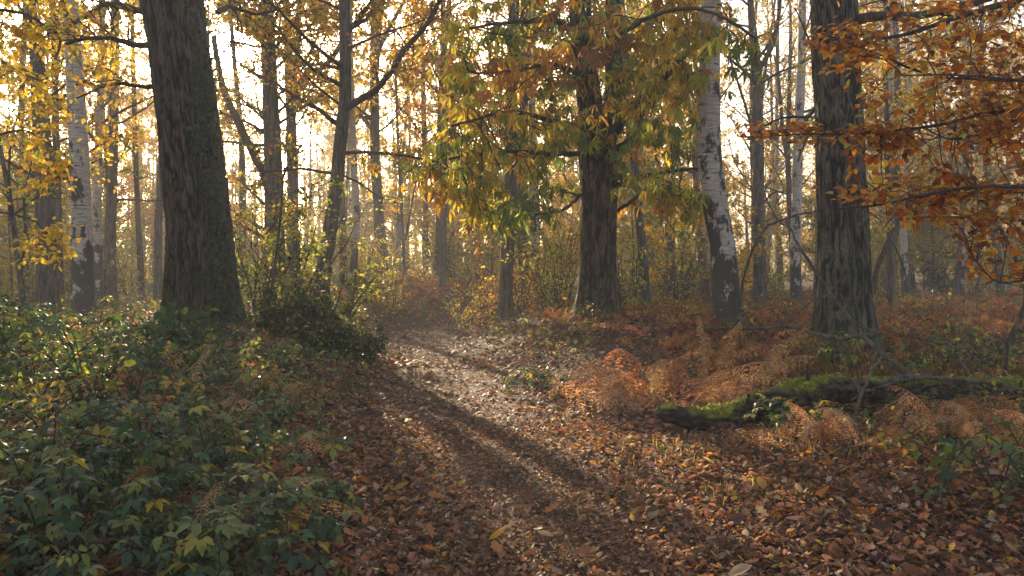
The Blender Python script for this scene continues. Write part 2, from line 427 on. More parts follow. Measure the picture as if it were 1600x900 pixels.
def grow(rng, p0, d0, L, n=6, wob=.14, up=.04):
    pts = [p0]; d = unit(np.array(d0, float))
    for _ in range(n):
        d = d + rng.normal(0, wob, 3); d[2] += up; d = unit(d); pts.append(pts[-1]+d*L/n)
    return np.array(pts)
def auto_branches(acc, q, rng, n, zr, Lr, nt=6, nl=14, up=.05, rmax=.07, face=None, el=(.1, .7)):
    """random limbs > twigs; returns leaf anchors and directions"""
    A, Dr = [], []
    for _ in range(n):
        z = rng.uniform(*zr); k = np.argmin(abs(q[:, 2]-z)); p0 = q[k, :3]
        az = rng.uniform(0, 2*math.pi) if face is None else rng.normal(face[0], face[1])
        e = rng.uniform(*el); d = np.array([math.cos(az)*math.cos(e), math.sin(az)*math.cos(e), math.sin(e)])
        L = rng.uniform(*Lr)*(1-.35*(z-zr[0])/(zr[1]-zr[0]+.01)); r = min(q[k, 3]*.5, rmax)*rng.uniform(.5, 1)
        b = grow(rng, p0, d, L, 7, .13, up)
        acc.tube(b, np.linspace(r, r*.2, 8), 5, (.1, .085, .065))
        for t in range(nt):
            f = rng.uniform(.25, 1); j = int(f*6.99); s = b[j]+(b[j+1]-b[j])*(f*7-j) if j < 7 else b[7]
            dd = unit(b[min(j+1, 7)]-b[j])+rng.normal(0, .7, 3); Lt = L*rng.uniform(.18, .42)
            tw = grow(rng, s, dd, Lt, 3, .22, .0)
            acc.tube(tw, np.linspace(r*.28, .004, 4), 3, (.08, .065, .05))
            m = max(1, int(nl*rng.uniform(.5, 1.4)))
            tt = rng.uniform(.1, 1.05, m)*3; jj = np.clip(tt.astype(int), 0, 2)
            A.append(tw[jj]+(tw[jj+1]-tw[jj])*(tt-jj)[:, None]+rng.normal(0, .07*Lt+.03, (m, 3)))
            Dr.append(np.repeat(unit(dd)[None], m, 0)+rng.normal(0, .7, (m, 3)))
    if not A: return np.zeros((0, 3)), np.zeros((0, 3))
    return np.concatenate(A), np.concatenate(Dr)
def leaves(acc, T, A, Dr, rng, size, pal, droop=.2, tilt=.5, jit=.25):
    N = len(A)
    if not N: return
    d = Dr.copy(); d[:, 2] -= droop
    nr = np.tile([0, 0, 1.0], (N, 1))+rng.normal(0, tilt, (N, 3))
    scatter(acc, T, A, frames(d, nr), size*rng.uniform(.65, 1.25, N), pick(rng, pal, N, jit))

GOLD = [(.6, .42, .07, 3), (.5, .34, .06, 2), (.4, .22, .05, 1.2), (.38, .37, .08, 2), (.28, .15, .06, .7)]
YEL = [(.75, .5, .05, 4), (.62, .42, .05, 2), (.45, .42, .07, 1.4), (.55, .28, .04, .8)]
ORNG = [(.42, .16, .03, 3), (.5, .23, .03, 2), (.32, .11, .03, 2), (.55, .33, .05, 1)]
YGRN = [(.3, .34, .08, 3), (.48, .42, .07, 2), (.2, .24, .05, 2), (.55, .42, .06, 1)]
BRNG = [(.3, .2, .08, 2.4), (.24, .16, .07, 2), (.42, .32, .08, 1.6), (.22, .23, .08, 2)]
GREEN = [(.1, .14, .03, 3), (.16, .19, .04, 2), (.3, .3, .06, 1), (.06, .09, .025, 2)]

def add_tree(name, label, D, pts, mat, rng, seg=20, rings=60, top=16, limbs=(), auto=None, leaf=None, group=None, cat='tree', relief=0, flare=.35, col=None, ridge=22, warts=0, sprays=None, seed=1, bushmat=None, lmat=None):
    q = trunk_line(D, pts, top); org = q[0, :3].copy(); org[2] += .12
    root = thing(name, label, cat, org, group)
    obj('trunk', trunk_mesh('trunk', q, seg, rings, mat, relief, flare, col, org, ridge, seed, warts), root)
    br = Acc(); A = []; Dd = []
    for lim in limbs:                       # (points (px,py,dD), start width px, end width px)
        lp = np.array([P(a, b, D+c) for a, b, c in lim[0]]); n = max(10, len(lp)*5)
        lp = resample(lp, n); lp[1:] += np.cumsum(rng.normal(0, .008, (n-1, 3)), 0)
        rr = np.linspace(lim[1], lim[2], n)/2*D/FPX
        lb_ = Acc(); lb_.tube(lp, rr, 8, (.11, .09, .07))
        if len(lim) > 3:
            a_, d_ = twigs_on(lb_, lp, rr, rng, *lim[3]); A.append(a_); Dd.append(d_)
        obj('limb', lb_.me('limb', bushmat or M_TWIG, org, True), root)
    if auto:
        for au in (auto if isinstance(auto, list) else [auto]):
            q60 = resample(q, 60)
            for _ in range(au['n']):            # every bough is a part of its own
                bb = Acc(); a_, d_ = auto_branches(bb, q60, rng, **dict(au, n=1)); A.append(a_); Dd.append(d_)
                obj('branch', bb.me('branch', bushmat or M_TWIG, org, True), root)
    if br.n: obj('branches', br.me('branches', bushmat or M_TWIG, org, True), root)
    if A and leaf:
        A = np.concatenate(A); Dd = np.concatenate(Dd); cr = Acc()
        if D > 14: A = np.concatenate([A, A+rng.normal(0, .09, A.shape)]); Dd = np.concatenate([Dd, Dd+rng.normal(0, .6, A[:len(Dd)].shape)])
        up_ = (A-np.array([0, 0, CAMZ]))/np.linalg.norm(A-np.array([0, 0, CAMZ]), axis=1)[:, None]; kk_ = up_@SUNDIR < math.cos(math.radians(1.3)); A, Dd = A[kk_], Dd[kk_]   # the gap the sun shines through
        leaves(cr, leaf[0], A, Dd, rng, leaf[1]*(1.25 if D > 14 else 1), leaf[2])
        if len(A): obj('crown', cr.me('crown', lmat or M_LEAF, org), root)
    return root
def twigs_on(acc, lp, rr, rng, n, Lr, nl, up=0.0):
    """twigs off a drawn limb"""
    A, Dr = [], []
    for _ in range(n):
        f = rng.uniform(.2, 1)*(len(lp)-1.01); j = int(f); s = lp[j]+(lp[j+1]-lp[j])*(f-j)
        dd = unit(lp[j+1]-lp[j])*.7+rng.normal(0, .55, 3); Lt = rng.uniform(*Lr)
        tw = grow(rng, s, dd, Lt, 5, .2, up); acc.tube(tw, np.linspace(min(rr[j]*.45, .02), .003, 6), 4, (.08, .065, .05))
        for k in range(3):
            g = rng.integers(1, 5); t2 = grow(rng, tw[g], unit(dd)+rng.normal(0, .7, 3), Lt*.45, 3, .25, up)
            acc.tube(t2, np.linspace(.006, .002, 4), 3, (.08, .065, .05))
            m = max(1, int(nl/3)); tt = rng.uniform(.1, 1.02, m)*3; jj = np.clip(tt.astype(int), 0, 2)
            A.append(t2[jj]+(t2[jj+1]-t2[jj])*(tt-jj)[:, None]+rng.normal(0, .04, (m, 3))); Dr.append(np.repeat(unit(dd)[None], m, 0)+rng.normal(0, .7, (m, 3)))
    return (np.concatenate(A), np.concatenate(Dr)) if A else (np.zeros((0, 3)), np.zeros((0, 3)))

rg = lambda s: np.random.default_rng(s)
SP = (LT_CARD, .09)
# --- the near, individually shaped trees ---
oak_cols = ((.009, .007, .005), (.13, .105, .08))
oakL = add_tree('oak_tree', 'massive dark oak trunk with ridged ivy-clad bark standing in the brambles at left', 11.5,
    [(318, 585, 134), (318, 545, 117), (318, 500, 106), (315, 430, 98), (311, 350, 92), (301, 250, 92), (289, 150, 90), (278, 60, 89), (270, 0, 91)], M_OAK, rg(1), 240, 500, 13,
    limbs=[([(255, 70, 0), (215, 72, .3), (175, 60, .5), (130, 62, .6), (60, 85, .9)], 12, 3, (14, (.5, 1.1), 24)),
           ([(250, 10, 0), (215, 15, .3), (170, 0, .4), (140, 20, .6), (90, 45, .8), (40, 70, 1)], 13, 3, (12, (.5, 1.1), 20)),
           ([(262, 140, 0), (225, 135, -.3), (160, 140, -.5), (120, 160, -.7)], 8, 2, (8, (.4, .9), 16)),
           ([(340, 20, 0), (360, 5, .3), (400, 20, .5), (440, 15, .9)], 9, 2, (8, (.5, 1.1), 14))],
    auto=dict(n=12, zr=(6.5, 13), Lr=(3, 5.5), nt=8, nl=22, rmax=.12), leaf=(LT_OVAL, .085, GOLD), relief=.05, flare=.32, col=oak_cols, ridge=42, seed=3)
oakR = add_tree('oak_tree', 'thick grey-green oak trunk on the right, rising from rusty bracken behind the fallen log', 12.2,
    [(1319, 530, 84), (1319, 490, 78), (1319, 400, 75), (1316, 300, 73), (1312, 200, 71), (1306, 100, 68), (1302, 0, 68)], M_OAK2, rg(2), 190, 430, 13,
    limbs=[([(1325, 35, 0), (1370, 25, -.5), (1430, 28, -.9), (1480, 22, -1.2), (1560, 5, -1.6)], 17, 8, (8, (.4, .9), 14)),
           ([(1290, 140, 0), (1260, 45, .4), (1245, 10, .6)], 6, 2),
           ([(1285, 150, 0), (1268, 180, .2), (1225, 178, .5), (1190, 195, .9)], 6, 2, (6, (.3, .8), 8))],
    auto=dict(n=14, zr=(5.5, 13), Lr=(3, 5), nt=8, nl=20, rmax=.11), leaf=(LT_OVAL, .085, GOLD+[(.3, .3, .06, 2)]), relief=.03, flare=.38, col=((.02, .018, .012), (.17, .145, .105)), ridge=28, seed=8)
# ivy up the right flank of the left oak
iv = Acc(); r_ = rg(5); q = resample(trunk_line(11.5, [(318, 585, 140), (318, 500, 112), (311, 350, 97), (291, 150, 89), (274, 0, 85)], 9), 200)
for s in range(5):
    ph = -.25 - .13*s; zs = np.linspace(.1, [5.2, 4.0, 5.6, 3.2, 4.6][s], 60); pp = []
    for z in zs:
        k = np.argmin(abs(q[:, 2]-q[0, 2]-z)); ph += r_.normal(0, .035); fl = 1+.2*math.exp(-z/.55)
        pp.append(q[k, :3]+np.array([math.cos(ph), math.sin(ph), 0])*(q[k, 3]*fl+.025))
    pp = np.array(pp); iv.tube(pp, np.linspace(.012, .005, 60), 5, (.07, .055, .04))
    m = 420; idx = r_.integers(0, 60, m); nrm = np.stack([np.cos(ph+r_.normal(0, .5, m)), -.6+r_.normal(0, .4, m), r_.normal(.2, .3, m)], 1)
    dd = r_.normal(0, .5, (m, 3)); dd[:, 2] -= .7
    scatter(iv, LT_OVALB, pp[idx]+r_.normal(0, .045, (m, 3)), frames(dd, nrm), r_.uniform(.04, .08, m), pick(r_, [(.03, .055, .02, 3), (.05, .08, .025, 1)], m))
ivr = thing('ivy', 'dark glossy ivy climbing the right flank of the big left oak', 'ivy', (float(q[0, 0])+.5, 11.3, float(q[0, 2])))
obj('foliage', iv.me('ivy_foliage', M_BRAM, tuple(ivr.location)), ivr)

# sweet chestnut in the middle
CH_LIMBS = [([(955, 215, -.2), (985, 175, -.9), (1020, 140, -1.6), (1055, 105, -2.1), (1085, 80, -2.4)], 15, 6),
            ([(960, 290, 0), (1000, 278, -.5), (1040, 270, -.9), (1085, 264, -1.2)], 9, 4),
            ([(950, 240, 0), (985, 215, .3), (1012, 150, .5), (1035, 90, .6), (1050, 30, .7)], 14, 6),
            ([(912, 200, -.2), (870, 190, -1), (830, 180, -1.8), (790, 172, -2.4), (740, 185, -3), (700, 200, -3.4)], 9, 3),
            ([(915, 240, -.1), (850, 236, -.8), (780, 240, -1.4), (720, 248, -2), (680, 255, -2.3)], 9, 3),
            ([(920, 120, -.3), (870, 100, -1.2), (810, 110, -2), (740, 120, -2.8)], 9, 3),
            ([(915, 60, -.3), (870, 30, -1.4), (800, 30, -2.4), (730, 45, -3.2)], 10, 3),
            ([(935, 100, -.4), (960, 60, -1.6), (1000, 30, -2.6), (1060, 10, -3.2), (1130, 30, -3.8), (1180, 60, -4)], 9, 3),
            ([(915, 300, 0), (880, 330, -.6), (830, 340, -1), (790, 330, -1.3)], 6, 2),
            ([(965, 330, 0), (1000, 310, -.5), (1040, 320, -1), (1080, 330, -1.4)], 6, 2)]
rc = rg(11); CD = 15.5
root = add_tree('chestnut_tree', 'stout chestnut tree beside the path with broad yellow-green hanging leaf fans', CD,
    [(934, 505, 72), (934, 480, 62), (934, 400, 56), (936, 300, 58), (934, 240, 62), (925, 180, 40), (912, 90, 38), (905, 0, 34)], M_CHB, rc, 144, 330, 13,
    relief=.022, flare=.35, col=((.028, .02, .014), (.17, .125, .09)), ridge=15, seed=21)
org = np.array(root.location); br = Acc(); LIMP = []
for lp, w0, w1 in [([(940, 250, 0), (955, 190, .2), (965, 110, .4), (962, 40, .6), (960, -60, .8), (965, -200, 1)], 34, 18)] + CH_LIMBS:
    pts_ = resample([P(a, b, CD+c) for a, b, c in lp], 30); pts_[1:] += np.cumsum(rc.normal(0, .01, (29, 3)), 0)
    lb_ = Acc(); lb_.tube(pts_, np.linspace(w0, w1, 30)/2*CD/FPX, 8, (.1, .085, .065)); LIMP.append(pts_); obj('limb', lb_.me('limb', M_CHB if w0 > 20 else M_TWIG, org, True), root)
LIMP = np.concatenate(LIMP)
def spray(acc, limbs, centers, rng, nsub, per, spread, r0=.014, sag=.15, flat=1.0, off=.03):
    A, Dr = [], []
    for c in centers:
        k = np.argmin(((limbs-c)**2).sum(1)*rng.uniform(.7, 1.3, len(limbs))); s = limbs[k]; L = np.linalg.norm(c-s)
        t = np.linspace(0, 1, 6)[:, None]; pl = s+(c-s)*t+rng.normal(0, .05*L, (6, 3))*np.sin(t*math.pi); pl[:, 2] += sag*L*np.sin(t[:, 0]*math.pi)*.6
        acc.tube(pl, np.linspace(r0, r0*.35, 6), 4, (.07, .055, .04)); ax = unit(c-s)
        for _ in range(nsub):
            f = rng.integers(2, 6); dd = ax*.8+rng.normal(0, .8, 3)*np.array([1, 1, flat]); L2 = spread*rng.uniform(.5, 1.2)
            tw = grow(rng, pl[f], dd, L2, 4, .14, -.03*(flat < .9)); acc.tube(tw, np.linspace(r0*.4, .002, 5), 3, (.06, .045, .035))
            m = max(1, int(per*rng.uniform(.6, 1.4))); tt = np.linspace(.15, 1, m)*4*rng.uniform(.95, 1, m); jj = np.clip(tt.astype(int), 0, 3)
            A.append(tw[jj]+(tw[jj+1]-tw[jj])*(tt-jj)[:, None]+rng.normal(0, off, (m, 3)))
            sd_ = np.cross(unit(dd), [0, 0, 1]); sg = np.where(np.arange(m) % 2, 1, -1)[:, None]
            Dr.append(unit(dd)[None]*.7+sd_[None]*sg*.8+rng.normal(0, .3, (m, 3)))
    return np.concatenate(A), np.concatenate(Dr)
def sample_poly(poly, n, rng, Dr):
    poly = np.array(poly, float); lo, hi = poly.min(0), poly.max(0); o = []
    while len(o) < n:
        p = rng.uniform(lo, hi); c = False; j = len(poly)-1
        for i_ in range(len(poly)):
            a, b_ = poly[i_], poly[j]
            if (a[1] > p[1]) != (b_[1] > p[1]) and p[0] < (b_[0]-a[0])*(p[1]-a[1])/(b_[1]-a[1]+1e-9)+a[0]: c = not c
            j = i_
        if c: o.append(P(p[0], p[1], rng.uniform(*Dr)))
    return np.array(o)
def leaf_objects(root, org, T, A, R, sc, col, mat, nobj, name='leaf', nvar=10, rest=True, partname='crown', rng=None):
    """the nobj leaves that show largest are parts, the rest one joined part"""
    d = A[:, 1]; vis = (abs(A[:, 0]/d) < .68) & (abs((A[:, 2]-1.5)/d) < .38) & (d > 1)
    idx = np.argsort(np.where(vis, d, 1e3)/np.asarray(sc)); idx, rst = idx[:nobj], idx[nobj:]
    vs = rng.choice(idx, min(nvar, len(idx)), replace=False)
    mes = [mesh(name, T[0], [T[1]], mat, col[v]) for v in vs]; mc = np.array([col[v] for v in vs])
    par = root
    if len(rst) and rest:
        cr = Acc(); scatter(cr, T, A[rst], R[rst], np.asarray(sc)[rst], col[rst])
        par = obj(partname, cr.me(partname, mat, org), root)
        tag(par, kind='stuff')
        par = root
    for k in idx:
        me = mes[int(np.argmin(((mc-col[k])**2).sum(1)+rng.uniform(0, .003, len(mes))))]
        o = obj(name, me, par); Mx = Matrix.Identity(4); Rk = R[k]*sc[k]
        for a in range(3):
            for b_ in range(3): Mx[a][b_] = float(Rk[a, b_])
            Mx[a][3] = float(A[k, a]-org[a])
        o.matrix_basis = Mx
poly = [(700, 40), (760, 0), (860, -40), (1000, -60), (1120, -20), (1150, 50), (1090, 90), (1080, 170), (1060, 250), (1085, 330), (1060, 345), (1000, 330), (970, 270), (950, 200), (900, 220), (880, 330), (830, 355), (760, 345), (740, 320), (700, 300), (650, 290), (660, 240), (700, 190), (680, 140)]
cen = sample_poly(poly, 200, rc, (12.3, 16.5))
hang = np.array([P(x, y, d) for x, y, d in ((668, 262, 13), (640, 268, 13), (690, 280, 13), (735, 325, 13.2), (760, 340, 13), (810, 345, 12.8), (1085, 320, 13.6), (1075, 345, 13.6), (1050, 300, 13.6), (830, 60, 12), (860, 90, 12), (1120, 60, 11.5), (1160, 70, 11.6), (1180, 95, 11.6), (945, 215, 12.5), (870, 70, 12), (905, 75, 12))])
A, Dd = spray(br, LIMP, np.concatenate([cen, hang]), rc, 5, 3.6, .55, .014, .1, .6, .03)
obj('branches', br.me('branches', M_TWIG, org, True), root)
d = unit(np.array([0, 0, 1.0]))*0+Dd; d[:, 2] -= .75
nr = np.tile([0, -.45, 1.0], (len(A), 1))+rc.normal(0, .4, (len(A), 3))
CH = [(.2, .24, .05, 3), (.34, .32, .05, 3), (.55, .4, .05, 2), (.34, .18, .06, 2.8), (.48, .21, .04, 1.8), (.15, .19, .07, 1.2)]
CHS = np.array([(.13, .18, .06), (.2, .25, .05), (.3, .31, .05), (.42, .36, .05), (.56, .4, .05), (.44, .24, .05), (.34, .15, .05), (.24, .13, .07)])
tt = np.clip(vn(A[:, 0]*.9, A[:, 1]*.6, A[:, 2]*1.1, 333)*1.35-.22+rc.normal(0, .17, len(A)), 0, .999); cc = CHS[(tt*8).astype(int)]*(1+rc.normal(0, .18, (len(A), 1)))
R_ = frames(d, nr); sz = rc.uniform(.15, .27, len(A)); hf = rc.random(len(A)) < .5
for hm, LT_, nm in ((hf, LT_CHEST, 'crown'), (~hf, LT_CHEST3, 'crown')):
    leaf_objects(root, org, LT_, A[hm], R_[hm], sz[hm], np.clip(cc[hm], .01, .9), M_CHL, 150, 'leaf_fan', 14, True, nm, rc)

# overhanging beech at the right edge (its trunk stands just outside the frame)
rb = rg(31); BD = 6.2
bp_ = ground_pt(1990, BD); root = thing('beech_tree', 'beech reaching in from the right edge with flat sprays of orange and copper leaves', 'tree', bp_)
org = np.array(root.location)
bq = np.array([[bp_[0], bp_[1], bp_[2]-.1, .2], [bp_[0]-.02, bp_[1], 1.2, .16], [bp_[0]-.1, bp_[1]+.05, 3, .14], [bp_[0]-.05, bp_[1], 6, .11], [bp_[0], bp_[1], 9, .06], [bp_[0], bp_[1], 10.5, .02]])
obj('trunk', trunk_mesh('trunk', bq, 24, 70, M_BARK, 0, .4, None, org, seed=4), root)
BL = [([(1980, -150, 0), (1800, -60, .2), (1600, 0, .3), (1500, 25, .2), (1400, 60, 0), (1330, 50, -.2)], 15, 4),
      ([(1980, -10, 0), (1760, 100, 0), (1600, 125, 0), (1450, 118, .1), (1350, 70, .2), (1290, 50, .3)], 9, 2.5),
      ([(1975, 130, 0), (1760, 190, -.5), (1600, 175, -.5), (1440, 205, -.3), (1300, 212, -.1), (1150, 218, .1)], 10, 2),
      ([(1970, 100, 0), (1760, 100, -.9), (1600, 128, -1.0), (1500, 115, -1.1), (1400, 120, -1.1)], 8, 2),
      ([(1970, 230, 0), (1760, 240, .3), (1600, 175, .5), (1560, 200, .4), (1470, 210, .2), (1400, 160, .1)], 7, 2),
      ([(1975, 260, 0), (1760, 310, -.6), (1600, 290, -.9), (1480, 292, -.9), (1380, 320, -.9), (1300, 328, -.9)], 11, 2.5),
      ([(1960, 380, 0), (1760, 360, .8), (1600, 345, 1.2), (1480, 342, 1.2), (1400, 350, 1.2)], 9, 3),
      ([(1965, 330, 0), (1760, 400, -.3), (1620, 430, -.5), (1560, 440, -.5), (1525, 385, -.5)], 9, 2),
      ([(1960, -200, 0), (1760, -90, 1.2), (1600, -30, 1.6), (1450, -10, 1.8), (1350, 10, 1.8)], 10, 3)]
br = Acc(); LIMP = []
for lp, w0, w1 in BL:
    pts_ = resample([P(a, b, BD+c) for a, b, c in lp], 34); pts_[1:] += np.cumsum(rb.normal(0, .005, (33, 3)), 0)
    lb_ = Acc(); lb_.tube(pts_, np.linspace(w0, w1, 34)/2*BD/FPX, 7, (.09, .07, .055)); LIMP.append(pts_); obj('limb', lb_.me('limb', M_TWIG, org, True), root)
LIMP = np.concatenate(LIMP)
cen = np.concatenate([sample_poly([(1330, 25), (1420, -10), (1620, -30), (1620, 130), (1480, 125), (1400, 90), (1330, 100), (1270, 50)], 50, rb, (5.2, 7.6)),
      sample_poly([(1320, 100), (1620, 110), (1620, 260), (1480, 240), (1380, 215), (1330, 190)], 54, rb, (5.2, 7.2)),
      sample_poly([(1140, 215), (1250, 190), (1400, 195), (1480, 215), (1400, 222), (1250, 222)], 20, rb, (5.8, 6.4)),
      sample_poly([(1305, 325), (1370, 270), (1470, 270), (1620, 240), (1620, 350), (1480, 350), (1380, 335), (1310, 335)], 38, rb, (5.2, 6.2)),
      sample_poly([(1500, 380), (1560, 350), (1620, 340), (1620, 470), (1580, 450)], 12, rb, (5.4, 7))])
A, Dd = spray(br, LIMP, cen, rb, 4, 6, .24, .006, .0, .25, .012)
obj('branches', br.me('branches', M_TWIG, org, True), root)
nr = np.tile([0, -.35, 1.0], (len(A), 1))+rb.normal(0, .35, (len(A), 3)); Dd[:, 2] -= .15
BE = [(.42, .14, .02, 3), (.52, .22, .025, 3), (.3, .09, .02, 2.4), (.6, .34, .04, 1.6), (.2, .07, .02, 1.2), (.36, .32, .05, .5)]
leaf_objects(root, org, LT_OVALB, A, frames(Dd, nr), rb.uniform(.05, .085, len(A)), pick(rb, BE, len(A), .2), M_LEAF, 300, 'leaf', 14, True, 'crown', rb)

# yellow-leaved young tree leaning in at the left edge
ry = rg(41); YD = 9.0
yp = ground_pt(-120, YD); root = thing('lime_sapling', 'young tree leaning in at the left edge with strings of bright yellow leaves', 'tree', yp); org = np.array(root.location)
yq = np.array([[yp[0], YD, yp[2]-.1, .07], [yp[0]+.1, YD, 2, .055], [yp[0]+.3, YD, 4.5, .04], [yp[0]+.4, YD, 6.5, .02]])
obj('trunk', trunk_mesh('trunk', yq, 16, 50, M_BARK, 0, .3, None, org, seed=6), root)
br = Acc(); LIMP = []
for lp, w0, w1 in [([(-110, 60, 0), (-40, 10, 0), (40, 20, 0), (100, 60, 0), (70, 130, 0)], 8, 2), ([(-115, 250, 0), (-20, 215, 0), (40, 200, 0), (90, 235, 0), (110, 290, 0)], 6, 1.5),
                   ([(-120, 330, 0), (0, 330, 0), (60, 345, .2), (90, 400, .2)], 5, 1.5), ([(-100, -40, 0), (0, -60, 0), (110, -20, .2), (150, 30, .4)], 7, 2)]:
    pts_ = resample([P(a, b, YD+c) for a, b, c in lp], 26); lb_ = Acc(); lb_.tube(pts_, np.linspace(w0, w1, 26)/2*YD/FPX, 6, (.08, .06, .05)); LIMP.append(pts_); obj('limb', lb_.me('limb', M_TWIG, org, True), root)
LIMP = np.concatenate(LIMP)
cen = np.concatenate([sample_poly([(-40, -40), (100, -40), (95, 60), (90, 130), (60, 210), (20, 150), (-40, 160)], 44, ry, (8.3, 10)),
     sample_poly([(30, 210), (80, 190), (95, 280), (60, 300), (45, 250)], 12, ry, (8.6, 9.2)), sample_poly([(20, 330), (110, 340), (95, 430), (60, 430)], 9, ry, (8.6, 9.2)),
     sample_poly([(90, 90), (115, 90), (110, 400), (95, 400)], 2, ry, (8.6, 9.2)), sample_poly([(-60, 160), (20, 160), (20, 400), (-60, 400)], 12, ry, (8.6, 10))])
A, Dd = spray(br, LIMP, cen, ry, 4, 7, .28, .006, .0, .6, .02); obj('branches', br.me('branches', M_TWIG, org, True), root)
Dd[:, 2] -= .5; nr = np.tile([0, -.4, 1.0], (len(A), 1))+ry.normal(0, .5, (len(A), 3))
leaf_objects(root, org, LT_OVALB, A, frames(Dd, nr), ry.uniform(.05, .085, len(A)), pick(ry, YEL, len(A), .2), M_LEAF, 200, 'leaf', 10, True, 'crown', ry)

# birches
add_tree('birch_tree', 'white birch with black diamond scars, standing just left of the big oak', 15, [(132, 495, 38), (130, 470, 33), (129, 400, 32), (127, 300, 29), (121, 180, 27), (115, 80, 25), (110, 0, 23)], M_BIRCH, rg(51), 40, 160, 15,
    auto=dict(n=12, zr=(6, 14), Lr=(2, 3.5), nt=7, nl=20), leaf=(LT_OVAL, .07, YEL), flare=.3, seed=13)
add_tree('birch_tree', 'pale birch leaning slightly with a blackened split foot, between the chestnut and right oak', 13.6, [(1138, 505, 48), (1135, 470, 42), (1130, 400, 40), (1118, 320, 38), (1108, 240, 37), (1106, 150, 35), (1108, 80, 33), (1110, 0, 32)], M_BIRCH, rg(52), 44, 180, 15,
    auto=dict(n=10, zr=(6, 14), Lr=(2, 3.5), nt=7, nl=16), leaf=(LT_OVAL, .07, YEL), flare=.25, seed=27)
add_tree('birch_tree', 'slim silvery birch in the middle distance just left of the right oak', 25, [(1244, 462, 17), (1243, 400, 16), (1246, 250, 15), (1252, 100, 14), (1254, 0, 12)], M_BIRCH, rg(53), 20, 90, 15,
    auto=dict(n=12, zr=(5, 14), Lr=(2, 3.5), nt=7, nl=14), leaf=(SP[0], .09, YGRN), seed=28)
add_tree('birch_tree', 'thin ghostly birch leaning left of the misty path opening, behind the curved trunk', 26, [(549, 490, 13), (554, 400, 12), (557, 330, 12), (552, 240, 11), (548, 120, 10), (546, 0, 9)], M_BIRCH, rg(54), 16, 80, 14,
    auto=dict(n=6, zr=(6, 13), Lr=(1.5, 3), nt=5, nl=8), leaf=(SP[0], .09, YEL), seed=29)
add_tree('birch_tree', 'narrow pale birch in the haze between the left birch and big oak', 24, [(156, 470, 12), (152, 330, 13), (153, 250, 12), (157, 150, 10), (160, 0, 9)], M_BIRCH, rg(55), 16, 80, 14,
    auto=dict(n=8, zr=(5, 13), Lr=(1.5, 3), nt=6, nl=12), leaf=(SP[0], .09, GOLD), seed=30)
add_tree('birch_tree', 'thin white birch catching light far off at the right above the bracken', 34, [(1502, 452, 9), (1504, 400, 9), (1507, 300, 8), (1508, 150, 8), (1505, 0, 7)], M_BIRCH, rg(56), 12, 60, 14,
    auto=dict(n=8, zr=(5, 13), Lr=(1.5, 3), nt=6, nl=12), leaf=(SP[0], .1, GOLD), seed=31)

# other trunks that can be told apart
add_tree('tree', 'dark straight trunk hung with yellow leaves, left of the white birch', 18, [(75, 470, 34), (73, 400, 30), (70, 300, 29), (64, 180, 25), (56, 60, 20), (50, 0, 18)], M_BARK, rg(61), top=14,
    auto=dict(n=18, zr=(3.5, 13), Lr=(1.8, 3.6), nt=7, nl=20), leaf=(LT_OVAL, .085, YEL))
add_tree('sapling', 'thin crooked double sapling at the far left edge among undergrowth', 13, [(38, 485, 9), (30, 420, 9), (18, 330, 8), (8, 270, 7), (-6, 200, 6)], M_BARK, rg(62), seg=10, top=7,
    limbs=[([(32, 440, 0), (44, 380, 0), (40, 310, .2), (55, 240, .3)], 5, 2, (5, (.3, .7), 8)), ([(16, 320, 0), (6, 230, 0), (20, 180, .2), (50, 170, .4)], 5, 2, (6, (.3, .8), 10))], leaf=(LT_OVAL, .07, YGRN), auto=dict(n=8, zr=(2, 6), Lr=(.8, 1.8), nt=5, nl=8, rmax=.02))
add_tree('tree', 'paired grey trunk standing in mist left of the oak, bearing gold leaves', 27, [(172, 465, 20), (172, 380, 17), (175, 280, 16), (178, 180, 14), (180, 0, 12)], M_BARK, rg(63), top=15,
    limbs=[([(172, 320, 0), (162, 230, 0), (155, 140, .4)], 8, 4)], auto=dict(n=18, zr=(4, 14), Lr=(2, 4), nt=7, nl=14), leaf=(SP[0], .1, GOLD))
add_tree('tree', 'bare pole-thin trunk in the bright gap touching the left edge of the oak', 30, [(222, 455, 10), (216, 350, 8), (212, 250, 8), (209, 150, 7), (206, 0, 6)], M_BARK, rg(64), seg=12, top=14,
    auto=dict(n=12, zr=(4, 13), Lr=(1.5, 3), nt=5, nl=6), leaf=(SP[0], .1, YGRN))
add_tree('tree', 'straight sunlit-edged trunk with forking limbs right behind the oak, beside the sun', 22, [(430, 460, 36), (429, 380, 31), (428, 300, 29), (425, 200, 26), (420, 100, 23), (417, 0, 20)], M_BARK, rg(65), 28, 90, 14,
    limbs=[([(428, 300, 0), (405, 255, 0), (380, 205, -.2), (352, 150, -.4), (342, 108, -.5), (335, 60, -.6)], 15, 8, (8, (.6, 1.4), 8)),
           ([(418, 50, 0), (400, 40, .2), (385, 15, .4), (372, -20, .5)], 12, 7, (4, (.6, 1.4), 14)),
           ([(419, 75, 0), (395, 55, .2), (375, 30, .3), (340, 5, .3)], 8, 3, (8, (.5, 1.3), 16)),
           ([(430, 300, 0), (460, 240, -.3), (475, 225, -.4)], 6, 2, (4, (.4, .9), 10)),
           ([(414, 74, 0), (385, 68, -.4), (350, 62, -.6)], 5, 2)],
    auto=[dict(n=30, zr=(5, 13), Lr=(1.8, 3.6), nt=8, nl=22), dict(n=8, zr=(2.2, 4), Lr=(.8, 1.8), nt=5, nl=14)], leaf=(SP[0], .09, GOLD))
